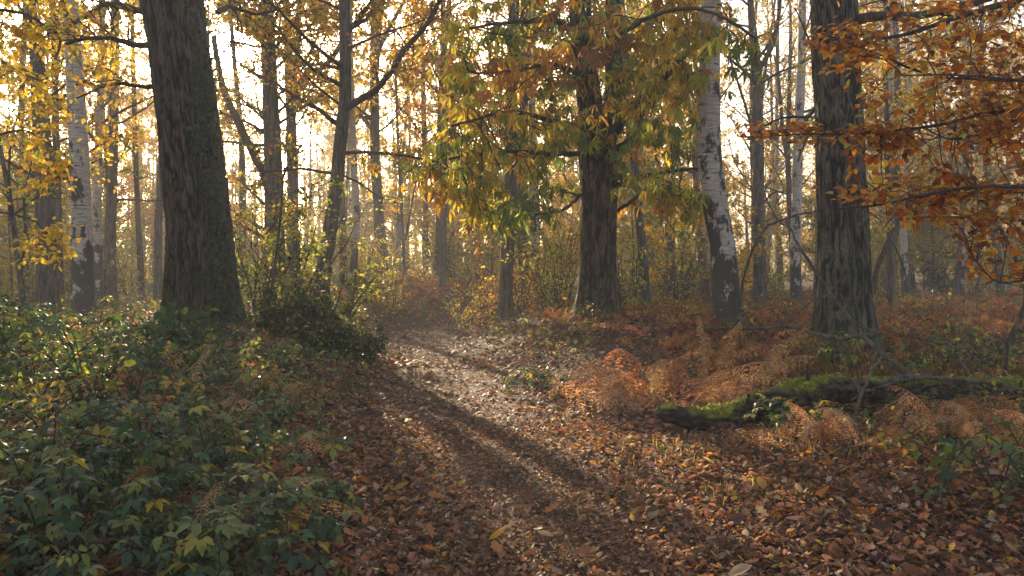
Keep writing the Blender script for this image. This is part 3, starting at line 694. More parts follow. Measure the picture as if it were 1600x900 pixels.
add_tree('tree', 'slimmer grey trunk forking in a Y, second trunk right of the sun', 26, [(460, 470, 21), (458, 380, 18), (457, 280, 17), (455, 190, 16), (450, 100, 12), (448, 0, 10)], M_BARK, rg(66), 20, 70, 14,
    limbs=[([(458, 160, 0), (470, 130, 0), (495, 110, .2), (520, 90, .4), (540, 50, .6)], 12, 6, (10, (.6, 1.5), 20)), ([(458, 150, 0), (465, 70, .2), (468, 0, .3), (470, -60, .4)], 9, 6, (8, (.5, 1.2), 18)),
           ([(460, 145, 0), (480, 138, 0), (505, 150, 0), (530, 185, 0)], 4, 2, (4, (.4, .9), 10))],
    auto=dict(n=30, zr=(5.5, 13), Lr=(1.8, 3.8), nt=8, nl=22), leaf=(SP[0], .095, GOLD+BRNG))
add_tree('tree', 'dark curved trunk with one long limb sweeping up right toward the chestnut', 19, [(500, 485, 28), (504, 440, 24), (514, 370, 22), (524, 300, 21), (532, 220, 20), (540, 150, 19), (539, 60, 18), (538, 0, 17)], M_BARK, rg(67), 28, 110, 13,
    limbs=[([(535, 175, 0), (560, 155, -.2), (585, 140, -.4), (610, 110, -.6), (635, 70, -.8), (665, 35, -1), (690, -10, -1.2)], 12, 6, (16, (.7, 1.5), 30)),
           ([(540, 55, 0), (560, 30, 0), (580, 5, .2), (600, -30, .3)], 9, 5, (6, (.5, 1.2), 20)),
           ([(530, 240, 0), (560, 238, 0), (600, 240, -.2), (640, 245, -.4), (680, 255, -.6)], 6, 3, (12, (.5, 1.2), 24)),
           ([(516, 270, 0), (480, 262, -.3), (440, 264, -.5), (400, 266, -.6)], 5, 2, (6, (.3, .8), 14)),
           ([(528, 270, 0), (560, 285, -.2), (590, 305, -.3), (625, 318, -.4)], 4, 2)],
    auto=dict(n=18, zr=(5, 12), Lr=(2, 3.6), nt=8, nl=20), leaf=(SP[0], .085, GOLD+[(.4, .17, .03, 3)]))
add_tree('tree', 'tall hazy grey trunk in the light shafts above the path bend', 31, [(598, 450, 19), (596, 400, 17), (591, 320, 16), (586, 250, 15), (585, 120, 14), (586, 0, 13)], M_BARK, rg(68), 20, 70, 15,
    limbs=[([(586, 90, 0), (600, 55, .2), (620, 20, .4), (640, -20, .5)], 8, 5, (7, (.8, 1.8), 26))], auto=dict(n=16, zr=(6.8, 14), Lr=(2.2, 4.5), nt=7, nl=18), leaf=(SP[0], .1, GOLD))
add_tree('tree', 'slender dark trunk standing at the end of the path beside the bracken bank', 28, [(692, 480, 13), (692, 430, 11), (693, 350, 10), (694, 270, 10), (694, 100, 9), (692, 0, 8)], M_BARK, rg(69), 14, 60, 14,
    auto=dict(n=16, zr=(5.5, 13), Lr=(2, 4), nt=7, nl=16), leaf=(SP[0], .1, ORNG))
add_tree('tree', 'thin grey trunk in mist, just left of the slender trunk at path end', 38, [(665, 450, 10), (665, 350, 9), (664, 250, 8), (660, 100, 7), (660, 0, 7)], M_BARK, rg(70), 12, 50, 15,
    auto=dict(n=14, zr=(6, 14), Lr=(2, 4), nt=7, nl=14), leaf=(SP[0], .11, GOLD))
add_tree('tree', 'misty forked young tree rising between the two path-end trunks and light shafts', 33, [(632, 455, 6), (630, 380, 5), (626, 300, 5), (622, 230, 4), (618, 100, 4)], M_BARK, rg(71), 10, 50, 13,
    limbs=[([(628, 400, 0), (640, 340, 0), (648, 290, .2), (655, 250, .3)], 4, 2)], auto=dict(n=12, zr=(3, 12), Lr=(1, 2.5), nt=6, nl=8, rmax=.03), leaf=(SP[0], .1, YEL))
add_tree('tree', 'brown trunk right of the path, leftmost of the close trio under the chestnut leaves', 20, [(790, 500, 24), (790, 450, 21), (793, 380, 21), (797, 300, 20), (800, 150, 18), (804, 0, 16)], M_BARK, rg(72), 24, 80, 14,
    auto=dict(n=10, zr=(5, 13), Lr=(2, 3.5), nt=7, nl=16), leaf=(SP[0], .085, GOLD))
add_tree('tree', 'middle trunk of the close trio, partly wrapped by a pale climbing stem', 22.5, [(819, 498, 19), (818, 440, 16), (817, 360, 15), (818, 250, 14), (820, 0, 12)], M_BARK, rg(73), 18, 70, 14,
    limbs=[([(822, 470, -.2), (828, 440, -.2), (838, 420, -.2), (842, 380, -.2)], 3, 2)], auto=dict(n=8, zr=(5, 13), Lr=(2, 3.5), nt=7, nl=16), leaf=(SP[0], .085, ORNG))
add_tree('tree', 'rightmost trunk of the close trio, with a rougher split bark', 24, [(836, 490, 15), (836, 440, 13), (835, 360, 13), (832, 250, 12), (830, 0, 11)], M_BIRCH, rg(74), 16, 60, 14,
    auto=dict(n=8, zr=(5, 13), Lr=(2, 3.5), nt=7, nl=16), leaf=(SP[0], .085, GOLD))
add_tree('tree', 'leaning smooth trunk in shade directly right of the chestnut foot', 21, [(1008, 480, 18), (1006, 420, 15), (1000, 350, 14), (993, 280, 14), (985, 180, 13), (975, 60, 12), (970, 0, 12)], M_BARK, rg(75), 20, 70, 14,
    auto=dict(n=12, zr=(3.5, 13), Lr=(1.8, 3.2), nt=7, nl=16), leaf=(SP[0], .085, YGRN))
add_tree('tree', 'straight tan trunk with orange leaf tufts, right of the leaning birch', 24, [(1188, 480, 22), (1187, 430, 19), (1186, 350, 18), (1185, 250, 17), (1183, 150, 17), (1180, 90, 16), (1172, 0, 9)], M_BARK, rg(76), 24, 80, 14,
    limbs=[([(1182, 110, 0), (1196, 95, 0), (1208, 70, .2), (1215, 30, .3), (1218, -30, .3)], 9, 5, (5, (.5, 1.1), 12)), ([(1186, 240, 0), (1165, 160, .4), (1140, 90, .6), (1135, 20, .8)], 5, 3, (5, (.5, 1.1), 8)),
           ([(1190, 320, 0), (1210, 300, -.3), (1235, 296, -.5)], 3, 1.5)],
    auto=[dict(n=9, zr=(6, 13), Lr=(2, 3.5), nt=6, nl=8), dict(n=6, zr=(1.5, 4), Lr=(.4, .9), nt=4, nl=10, rmax=.015)], leaf=(SP[0], .09, GOLD))
add_tree('tree', 'blurred grey trunk behind the chestnut crown, visible left of the leaning birch', 33, [(1046, 450, 18), (1047, 350, 16), (1048, 250, 15), (1046, 150, 13), (1048, 0, 11)], M_BARK, rg(77), 16, 60, 15,
    auto=dict(n=14, zr=(5, 14), Lr=(2, 4), nt=6, nl=8), leaf=(SP[0], .1, GOLD))
add_tree('tree', 'dark slim stem with yellow ivy leaves, close behind right oak on its right side', 19, [(1392, 470, 9), (1392, 420, 8), (1388, 330, 8), (1385, 200, 7), (1384, 0, 6)], M_BARK, rg(78), 12, 60, 12,
    limbs=[([(1364, 460, 0), (1372, 420, 0), (1390, 380, -.2), (1408, 345, -.3), (1430, 325, -.5)], 9, 5), ([(1392, 375, -.1), (1405, 400, -.2), (1417, 430, -.3), (1420, 460, -.3)], 3, 1.5)],
    auto=dict(n=14, zr=(2.2, 10), Lr=(1, 2.2), nt=6, nl=14, rmax=.03), leaf=(SP[0], .08, YEL))
add_tree('tree', 'pale mist-grey trunk between right oak and the far white birch', 32, [(1394, 462, 9), (1394, 400, 8), (1393, 300, 8), (1392, 0, 7)], M_BIRCH, rg(79), 12, 50, 14,
    auto=dict(n=12, zr=(4, 13), Lr=(2, 3.5), nt=6, nl=12), leaf=(SP[0], .1, GOLD))
add_tree('tree', 'dark leaning trunk immediately left of the far white birch', 33, [(1494, 452, 9), (1498, 410, 8), (1502, 350, 8), (1510, 250, 8), (1514, 0, 7)], M_BARK, rg(80), 12, 50, 14,
    auto=dict(n=12, zr=(4, 13), Lr=(2, 3.5), nt=6, nl=12), leaf=(SP[0], .1, BRNG))
add_tree('sapling', 'crooked dark sapling at the right edge beside the upturned root', 9.6, [(1572, 540, 7), (1590, 505, 7), (1604, 470, 7), (1600, 430, 6), (1584, 400, 6), (1570, 370, 5), (1548, 330, 5), (1530, 300, 4)], M_BARK, rg(81), 10, 60, 3.4,
    auto=dict(n=6, zr=(1.2, 3), Lr=(.5, 1), nt=4, nl=4, rmax=.015), leaf=(LT_OVAL, .06, BRNG))
add_tree('sapling', 'thin dark young tree growing up through the shrub left of the curved trunk', 12.5, [(418, 520, 6), (422, 460, 5), (430, 410, 4), (436, 360, 4), (440, 320, 3)], M_BARK, rg(82), 8, 40, 3.6,
    auto=dict(n=14, zr=(1.2, 3.3), Lr=(.6, 1.2), nt=6, nl=8, rmax=.012), leaf=(LT_OVAL, .07, GREEN+[(.4, .38, .07, 2)]))
add_tree('tree', 'second dark slender trunk half hidden behind the yellow-hung trunk at far left', 24, [(92, 465, 14), (92, 400, 12), (90, 300, 11), (86, 150, 10), (84, 0, 9)], M_BARK, rg(83), 14, 60, 14,
    auto=dict(n=16, zr=(3.5, 13), Lr=(2, 3.6), nt=7, nl=16), leaf=(SP[0], .09, YEL))

# ---------------------------------------------------------------- background trees (copies of a few kinds)
def far_proto(seed, pal, nb, nl, h=17, birch=False, zlo=3.0, fork=False):
    r = rg(seed); lean = r.normal(0, .03, 2); zz = np.linspace(-.1, h, 12)
    q = np.column_stack([lean[0]*zz+.12*np.sin(zz*.5+seed), lean[1]*zz+.12*np.cos(zz*.45+seed), zz, np.interp(zz, [0, 1, h], [.2, .16, .03])])
    org = np.zeros(3); tr = Acc(); V, F = tube(q[:, :3], q[:, 3], 10); tr.add(V, [F])
    if fork:
        f = grow(r, q[4, :3], (.3, .1, 1), h*.6, 8, .06, .05); V, F = tube(f, np.linspace(.1, .02, 9), 8); tr.add(V, [F])
        q = np.concatenate([q, np.column_stack([f, np.linspace(.1, .02, 9)])])
    A, Dd = auto_branches(tr, q, r, nb, (zlo, h), (1.8, 4.2), 7, nl, .05, .06)
    cr = Acc(); leaves(cr, LT_CARD, A, Dd, r, .15, pal)
    return tr.me('trunk', M_BIRCH if birch else M_BARK, smooth=True), cr.me('crown', M_LEAF)
PROT = [far_proto(101, GOLD, 38, 38), far_proto(102, YEL, 36, 38), far_proto(103, ORNG+GOLD, 38, 38, fork=True), far_proto(104, YGRN, 36, 40), far_proto(105, BRNG+GOLD, 38, 36, 18),
        far_proto(106, GOLD, 30, 14, 17, fork=True), far_proto(107, GOLD+BRNG, 28, 12, 16, True), far_proto(108, YEL, 30, 16, 18, False, 2.5)]
def young_proto(seed, pal, h):
    r = rg(seed); zz = np.linspace(-.1, h, 8); q = np.column_stack([.06*np.sin(zz+seed), .06*np.cos(zz*1.2+seed), zz, np.interp(zz, [0, h], [.06, .012])]); tr = Acc(); V, F = tube(q[:, :3], q[:, 3], 7); tr.add(V, [F])
    A, Dd = auto_branches(tr, q, r, 34, (.5, h), (1.2, 2.8), 6, 26, .03, .025); cr = Acc(); leaves(cr, LT_CARD, A, Dd, r, .125, pal); return tr.me('trunk', M_BARK, smooth=True), cr.me('crown', M_LEAF)
YOUNG = [young_proto(151, YEL, 6.5), young_proto(152, GOLD, 7.5), young_proto(153, YGRN, 5.5), young_proto(154, BRNG+YGRN, 6.5), young_proto(155, GREEN+YGRN, 4.5)]
PROT += [far_proto(111, GOLD+BRNG, 34, 40, 17, zlo=10.5), far_proto(112, GOLD, 34, 40, 18, zlo=10)]
SPARSE = [5, 6, 7]; DENSE = [0, 1, 2, 3, 4]
def place_far(k, x, y, sc, rot, label, group):
    g = float(H(x, y)); root = thing('tree', label, 'tree', (x, y, g), group)
    root.rotation_euler = (0, 0, rot); root.scale = (sc, sc, sc)
    obj('trunk', PROT[k][0], root); obj('crown', PROT[k][1], root)
rf = rg(200); n_far = 0; taken = []
def sunlane(x, D, half=2.6):
    # does the tree stand between the sun and the lit stretch of path and bracken?
    for (a, b) in ((-.1, 6.5), (-.6, 10.5), (-1.4, 15), (1.9, 9.2), (3.4, 8.2), (-3.6, 8.5), (2.4, 12)):
        t = (x-a)*SUNDIR[0]+(D-b)*SUNDIR[1]; t /= math.cos(SUN_EL); per = abs((x-a)*math.cos(SUN_AZ)-(D-b)*math.sin(SUN_AZ))
        if 8 < t < 66 and per < half: return True
    return False
LAND = [(-999, 60, 'near the left edge beyond the crooked sapling'), (60, 110, 'behind the trunk hung with yellow leaves'), (110, 150, 'behind the left white birch'), (150, 250, 'between the left birch and big oak'), (250, 380, 'behind the big oak'),
        (380, 440, 'behind the forking trunk beside the sun'), (440, 500, 'behind the Y-forked grey trunk'), (500, 560, 'behind the dark curved trunk'), (560, 640, 'among the light shafts above the path'), (640, 720, 'behind the slender trunk at path end'),
        (720, 780, 'just left of the trunk trio'), (780, 860, 'behind the trunk trio'), (860, 990, 'behind the chestnut'), (990, 1080, 'in the gap right of the chestnut'), (1080, 1160, 'behind the leaning birch'), (1160, 1230, 'behind the straight tan trunk'),
        (1230, 1270, 'behind the slim silvery birch'), (1270, 1370, 'behind the right oak'), (1370, 1450, 'just right of the right oak'), (1450, 1540, 'beside the far white birch'), (1540, 9999, 'at the right edge beyond the bracken')]
def where(px): return [z[2] for z in LAND if z[0] <= px < z[1]][0]
def band(D): return 'nearer' if D < 36 else 'middle-distance' if D < 50 else 'far' if D < 66 else 'farthest'
FARK = ['golden-leaved', 'bright yellow', 'forked orange-gold', 'yellow-green', 'brown-gold', 'thinly leaved forked', 'half-bare pale-barked', 'thin yellow', 'high-crowned brown-gold', 'high-crowned golden']
YK = ['bright yellow', 'golden', 'yellow-green', 'olive-brown', 'greenish']; SK = ['yellow-green', 'yellow', 'dark green', 'brown-yellow', 'low green', 'orange-yellow']
ZONES = [(-260, 250, 'hazy golden-leaved tree deep in the wood left of the big oak', 'hazy trees left of the big oak'),
         (250, 640, 'faint thin tree dissolving in bright mist between oak and path bend', 'faint trees in the bright mist'),
         (640, 860, 'slim autumn tree in the distant wood behind the path end', 'distant trees behind the path end'),
         (860, 1270, 'half-bare distant tree behind the chestnut and leaning birch', 'distant trees behind the chestnut'),
         (1270, 1860, 'dim brown-leaved tree in the distant wood beyond the bracken at right', 'distant trees beyond the bracken')]
def is_sparse(px): return 300 < px < 560 or 1040 < px < 1260
for D0, D1, n in ((29, 38, 22), (38, 50, 36), (50, 66, 48), (66, 90, 84)):
    for _ in range(n):
        for _try in range(20):
            px = rf.uniform(-260, 1860) if D0 < 60 or _ < 60 else rf.uniform(280, 640); D = rf.uniform(D0, D1); x = (px-800)/FPX*D
            if all((x-a)**2+(D-b)**2 > 2.6**2 for a, b in taken) and abs(x-pathx(D)) > 1.6: break
        taken.append((x, D))
        z = [z for z in ZONES if z[0] <= px < z[1] or z is ZONES[-1]][0]
        if sunlane(x, D):
            if D < 43: k = int(rf.choice([8, 9]))
            elif rf.random() < .85: continue
            else: k = 6
        elif is_sparse(px) and D < 64: k = int(rf.choice(SPARSE))
        elif px > 1270: k = int(rf.choice([0, 2, 4, 4, 6]))
        else: k = int(rf.choice(DENSE+[5]))
        place_far(k, x, D, rf.uniform(.75, 1.15), rf.uniform(0, 6.28), '%s %s tree %s' % (band(D), FARK[k], where(px)), z[3])
YZ = [(-260, 250, 'golden understorey sapling tree in the misty wood left of the big oak', 'understorey trees left of the big oak'), (250, 690, 'glowing young tree in the mist between the big oak and path end', 'young trees glowing in the mist'),
      (690, 1100, 'young autumn tree in the wood behind the chestnut', 'young trees behind the chestnut'), (1100, 1860, 'young yellow or brown tree at the back of the bracken clearing', 'young trees behind the bracken clearing')]
for D0, D1, n in ((27, 36, 26), (36, 52, 60), (52, 85, 84)):
    for _ in range(n):
        px = rf.uniform(-200, 1800); D = rf.uniform(D0, D1); x = (px-800)/FPX*D
        if (x-pathx(D))**2 < 4 or (D < 30 and rf.random() < .3) or (px > 1250 and D < 34) or (590 < px < 740 and D < 36) or (D < 50 and sunlane(x, D, 3.0)): continue
        z = [z for z in YZ if z[0] <= px < z[1] or z is YZ[-1]][0]; k = int(rf.choice([0, 1, 2, 3, 0] if px < 1250 else [3, 4, 1, 3])); sc = rf.uniform(.6, 1.15)
        root = thing('young_tree', '%s %s young understorey tree %s' % (band(D), YK[k], where(px)), 'tree', (x, D, float(H(x, D))), z[3]); root.rotation_euler = (0, 0, rf.uniform(0, 6.28)); root.scale = (sc, sc, sc)
        obj('trunk', YOUNG[k][0], root); obj('crown', YOUNG[k][1], root)
# trees beside and behind the photographer that shade the foreground
for _ in range(9):
    for _try in range(30):
        a = rf.uniform(0, 2*math.pi); R_ = rf.uniform(14, 30); x, y = R_*math.cos(a), R_*math.sin(a)
        if (y < -2.5 or abs(x) > y*.72+3.5) and all((x-c)**2+(y-d_)**2 > 9 for c, d_ in taken): break
    else: continue
    taken.append((x, y)); place_far(int(rf.choice([0, 2, 4, 3])), x, y, rf.uniform(.9, 1.2), rf.uniform(0, 6.28), 'autumn tree of the wood standing outside the view', 'trees around the viewpoint')
# the wood beyond, one mass
dw = Acc(); rd = rg(210)
N = 260
for _ in range(N):
    px = rd.uniform(-400, 2000); D = rd.uniform(90, 122); x = (px-800)/FPX*D; g = float(H(x, D)); h = rd.uniform(12, 18); lx = rd.normal(0, .5)
    dw.tube(np.array([[x, D, g-.2], [x+lx*.5, D, g+h*.5], [x+lx, D, g+h]]), [rd.uniform(.15, .3), .15, .03], 5, (.09, .075, .06))
N = 60000; px = rd.uniform(-400, 2000, N); D = rd.uniform(90, 122, N); x = (px-800)/FPX*D
zz = H(x, D)+rd.uniform(0, 1, N)**1.9*16
kp = vn(x*.3, zz*.3, D*.1, 77) > np.where((px > 300) & (px < 600), .5, .36)+.012*zz
A = np.column_stack([x, D, zz])[kp]
leaves(dw, LT_CARD, A, rd.normal(0, 1, (len(A), 3)), rd, .45, GOLD+BRNG)
tag(obj('distant_woodland', dw.me('distant_woodland', M_LEAF)), 'far-off hazy golden woodland closing the view between the trunks', 'woodland', kind='stuff')

# ---------------------------------------------------------------- shrubs
def shrub_proto(seed, pal, h, wdt, ns, nl, size, T=LT_CARD, up=.06):
    r = rg(seed); st = Acc(); cr = Acc(); A, Dd = [], []
    for _ in range(ns):
        az = r.uniform(0, 6.28); d = (math.cos(az)*wdt/h*.8, math.sin(az)*wdt/h*.8, 1.0)
        b = grow(r, np.array([r.normal(0, .08), r.normal(0, .08), -.05]), d, h*r.uniform(.6, 1.1), 6, .12, up*0)
        st.tube(b, np.linspace(.018, .005, 7), 4, (.08, .065, .05))
        for _ in range(7):
            j = r.integers(1, 7); tw = grow(r, b[j], r.normal(0, 1, 3)*np.array([1, 1, .5]), h*.25*r.uniform(.6, 1.3), 3, .2, .03); st.tube(tw, np.linspace(.006, .002, 4), 3, (.07, .055, .04))
            m = nl; tt = r.uniform(.1, 1.05, m)*3; jj = np.clip(tt.astype(int), 0, 2)
            A.append(tw[jj]+(tw[jj+1]-tw[jj])*(tt-jj)[:, None]+r.normal(0, .04, (m, 3))); Dd.append(unit(tw[3]-tw[0])[None]+r.normal(0, .6, (m, 3)))
    A = np.concatenate(A); Dd = np.concatenate(Dd); leaves(cr, T, A, Dd, r, size, pal)
    return st.me('stems', M_TWIG), cr.me('foliage', M_LEAF)
SHR = [shrub_proto(301, YGRN, 2.4, 1.2, 12, 16, .085), shrub_proto(302, YEL+YGRN, 2.0, 1.0, 11, 15, .08), shrub_proto(303, GREEN, 1.6, 1.3, 13, 18, .08), shrub_proto(304, BRNG+YGRN, 2.6, 1.3, 12, 14, .085), shrub_proto(305, YGRN+GREEN, 1.1, 1.0, 12, 16, .07), shrub_proto(306, ORNG+YEL, 1.8, 1.0, 11, 13, .08)]
def put(proto, name, label, cat, x, y, sc, rot, group=None, names=('stems', 'foliage'), zoff=0):
    root = thing(name, label, cat, (x, y, float(H(x, y))+zoff), group); root.rotation_euler = (0, 0, rot); root.scale = (sc, sc, sc)
    for nm, me in zip(names, proto): obj(nm, me, root)
    return root
SZ = [(-260, 250, 'yellow-green understorey bush in the haze left of the big oak', 'bushes left of the big oak'), (250, 640, 'pale sunlit bush in the mist left of the path bend', 'misty bushes left of the path bend'),
      (640, 1100, 'yellowing bush in the shade beyond the chestnut', 'bushes beyond the chestnut'), (1100, 1860, 'dull green and brown bush beyond the bracken at right', 'bushes beyond the bracken')]
rs = rg(310)
for D0, D1, n in ((17, 24, 30), (24, 34, 50), (34, 50, 60), (50, 80, 60)):
    for _ in range(n):
        px = rs.uniform(-200, 1800); D = rs.uniform(D0, D1); x = (px-800)/FPX*D
        if abs(x-pathx(D)) < 1.5 or (600 < px < 760 and D < 30) or (px > 880 and D < 27+6*rs.random()): continue
        if px > 1380 and D < 36: continue
        if D < 27 and sunlane(x, D+3, 1.6): continue
        z = [z for z in SZ if z[0] <= px < z[1] or z is SZ[-1]][0]
        k = int(rs.choice([0, 1, 3, 4] if px < 640 else [0, 3, 5, 2, 1]))
        put(SHR[k], 'bush', '%s %s bush %s' % ('near' if D < 22 else band(D), SK[k], where(px)), 'bush', x, D, rs.uniform(.7, 1.3)*(1 if D < 34 else 1.4), rs.uniform(0, 6.28), z[3])
for px, D, k, sc, lb in ((610, 23, 1, .85, 'bright pale-yellow sapling bush glowing at the left of the path end'), (730, 22.5, 1, .7, 'light yellow bush right of the path end by the slender trunk'), (755, 20.5, 5, .8, 'small orange-leaved bush leaning over path, left of the trunk trio'),
                         (880, 19.5, 0, .9, 'yellow-green bush directly left of the chestnut foot'), (980, 19.5, 0, 1.0, 'leafy yellowing bush right behind the chestnut foot'), (1060, 24, 3, 1.2, 'broad olive bush in shade between chestnut and leaning birch'),
                         (455, 15, 0, 1.1, 'tall yellow-green bush in front of the forked grey trunk'), (395, 14.5, 0, 1.0, 'leafy yellow-green bush at the right foot of the big oak'), (525, 15.5, 4, 1.3, 'greenish small-leaved bush across the foot of the curved trunk')):
    x = (px-800)/FPX*D; put(SHR[k], 'bush', lb, 'bush', x, D, sc, rs.uniform(0, 6), None)
# the dark holly-like bush beside the path
HOL = shrub_proto(320, [(.04, .065, .025, 3), (.07, .1, .035, 2), (.15, .16, .05, 1.3), (.3, .26, .06, .4)], 1.0, 1.1, 26, 26, .075, LT_OVAL)
for px, D, sc, lb in ((510, 11.6, .72, 'low dark evergreen bush at the left edge of the path'), (465, 12.2, .9, 'dark evergreen bush behind, nearer the big oak'), (555, 12.6, .6, 'small dark evergreen bush nearest the path bend')):
    x = (px-800)/FPX*D; put(HOL, 'evergreen_bush', lb, 'bush', x, D, sc, px, None)

# ---------------------------------------------------------------- bramble thicket
RB = rg(400)
BPAL = [(.032, .065, .033, 4), (.05, .1, .042, 4), (.09, .14, .045, 2.4), (.16, .2, .05, .9), (.36, .3, .05, .35), (.22, .11, .04, .25), (.13, .1, .05, .6)]
VB = [[mesh('leaf', T[0], [T[1]], M_BRAM, c) for c in pick(rg(401), BPAL, 9, .15)] for T in (LT_BRAM, LT_BRAM5)]
VB = [m for s in VB for m in s]
def bramble(px, D, rad, h, ncane, nleaf, label, size=.125, asobj=True):
    x, y = (px-800)/FPX*D, D; g = float(H(x, y)); org = np.array([x, y, g]); root = thing('bramble_bush', label, 'bramble', org); r = RB
    ca = Acc(); A = []; Dd = []
    for c in range(ncane):
        az = r.uniform(0, 2*math.pi); b0 = org+np.array([r.normal(0, rad*.25), r.normal(0, rad*.25), -.02]); hh = h*r.uniform(.35, 1.4); L = rad*r.uniform(.7, 1.35)
        t = np.linspace(0, 1, 12); zz = hh*np.sin(np.clip(t*1.25, 0, 1.2)*math.pi*.72)
        pl = np.column_stack([b0[0]+math.cos(az)*L*t, b0[1]+math.sin(az)*L*t, b0[2]+zz])+np.cumsum(r.normal(0, .012, (12, 3)), 0)
        pl[:, 2] = np.maximum(pl[:, 2], H(pl[:, 0], pl[:, 1])+.02)
        ca.tube(pl, np.linspace(.006, .002, 12), 4, (.09, .05, .035) if r.random() < .6 else (.08, .09, .04))
        m = int(nleaf/ncane); tt = np.linspace(1.8, 10.9, m)+r.uniform(-.3, .3, m); jj = np.clip(tt.astype(int), 0, 10)
        A.append(pl[jj]+(pl[jj+1]-pl[jj])*(tt-jj)[:, None]); dr = (pl[jj+1]-pl[jj]); dr /= np.linalg.norm(dr, axis=1)[:, None]
        sd_ = np.cross(dr, [0, 0, 1.0]); sg = np.where(np.arange(m) % 2, 1, -1)[:, None]
        Dd.append(dr*.4+sd_*sg*.9+r.normal(0, .3, (m, 3))+np.array([0, 0, .1]))
    A = np.concatenate(A); Dd = np.concatenate(Dd); nr = np.tile([0, 0, 1.0], (len(A), 1))+r.normal(0, .3, (len(A), 3)); R = frames(Dd, nr); s = size*np.clip(np.exp(r.normal(-.1, .28, len(A))), .5, 1.35)
    obj('canes', ca.me('canes', M_TWIG, org), root)
    if len(A) > 300:
        st_ = Acc(); scatter(st_, LT_BRAMS, A[300:], R[300:], s[300:], pick(r, BPAL, len(A)-300, .25)); tag(obj('foliage', st_.me('foliage', M_BRAM, org), root), kind='stuff')
    for k in range(min(300, len(A))):
        o = obj('leaf', VB[r.integers(len(VB))], root); Mx = Matrix.Identity(4); Rk = R[k]*s[k]
        for a in range(3):
            for b_ in range(3): Mx[a][b_] = float(Rk[a, b_])
            Mx[a][3] = float(A[k, a]-org[a])
        o.matrix_basis = Mx
BR = [(90, 3.9, .7, .38, 'lowest bramble, cut by the bottom border at left'), (330, 4.1, .55, .3, 'low bramble at the bottom border between the left corner and path'), (60, 4.6, .7, .5, 'bramble bush in the bottom left corner of the view'), (250, 4.9, .8, .5, 'nearest dark green bramble in the lower left foreground'), (375, 5.3, .5, .36, 'low bramble at the foreground edge of the leafy path'),
      (-40, 5.8, .9, .75, 'high bramble cut by the left border of the photo'), (150, 6.0, .9, .75, 'big arching bramble in the centre of the left thicket'), (330, 6.3, .8, .42, 'arching bramble between the path and thicket centre'),
      (30, 7.5, 1.0, .8, 'bramble behind the high one at left border'), (215, 7.6, 1.0, .45, 'bluish-green bramble below the oak to its left'), (355, 7.6, .65, .28, 'bramble near the path edge below the oak'),
      (110, 9.4, 1.0, .6, 'sunlit bramble in front of the white birch'), (-40, 9.5, 1.0, .8, 'sunlit bramble at the far left middle distance'), (300, 9.6, .7, .22, 'low bramble spray hiding the foot of the big oak'),
      (425, 7.0, .3, .22, 'small bramble tuft on the path verge'), (430, 9.6, .5, .28, 'small sunlit bramble between oak and path'), (200, 11.5, 1.0, .4, 'backlit bramble between birch foot and oak')]
for px, D, rad, h, lb in BR:
    bramble(px, D, rad, h, 24 if rad > .5 else 10, 370 if rad > .5 else 120, lb)
for px, D, rad, h, lb in ((500, 5.0, .22, .16, 'tiny bramble shoot at the bottom edge left of centre'), (1590, 4.9, .4, .35, 'green bramble in the bottom right corner'), (1240, 7.4, .3, .22, 'small green bramble in front of the fallen log'),
                          (1350, 10.2, .6, .5, 'bramble in shade between the fallen log and right oak'), (1530, 10.2, .6, .5, 'yellow-tinged bramble behind the log at right'), (860, 10.6, .5, .25, 'low bramble on the right verge before the chestnut'), (1480, 11.0, .6, .5, 'bluish bramble among bracken right of the oak')):
    bramble(px, D, rad, h, 10, 80, lb, .15)

SHOOT = [shrub_proto(430, [(.05, .1, .045, 3), (.1, .15, .05, 1), (.3, .28, .06, .5)], .8, .35, 5, 9, .1, LT_OVALB), shrub_proto(431, YGRN+GREEN, .7, .5, 6, 8, .08, LT_OVALB), shrub_proto(432, [(.3, .16, .07, 2), (.4, .25, .1, 1), (.2, .1, .05, 1)], .9, .4, 6, 7, .07, LT_OVALB)]
for px, D, k, sc, lb in ((285, 8.6, 0, 1.0, 'upright green leafy shoot standing against the foot of the big oak'), (160, 6.8, 0, .9, 'upright leafy shoot rising from the middle of the thicket'), (50, 6.2, 1, 1.1, 'yellowish-green leafy stems near the left border'), (340, 8.2, 1, .8, 'yellow-green leafy stems right of the shoot at the oak foot'),
                         (230, 5.2, 2, .8, 'brown-leaved dead stems in the lower thicket'), (400, 7.0, 2, .7, 'brown-leaved stems on the verge beside the path'), (120, 8.4, 2, 1.0, 'russet stems catching light below the birch'), (20, 8.8, 0, 1.1, 'dark leafy stems at the far left above the thicket'), (90, 5.0, 1, .7, 'pale green stems low in the left corner brambles'), (360, 5.6, 1, .5, 'small green stems where the brambles meet the leaf litter'),
                         (1450, 10.2, 1, .7, 'yellow-leaved stems just behind the log, right of its middle'), (1560, 10.4, 1, .8, 'yellow-leaved stems behind the log near the right border'), (1300, 10.6, 0, .6, 'green stems at the left foot of the right oak')):
    x = (px-800)/FPX*D; put(SHOOT[k], 'leafy_plant', lb, 'plant', x, D, sc, px)

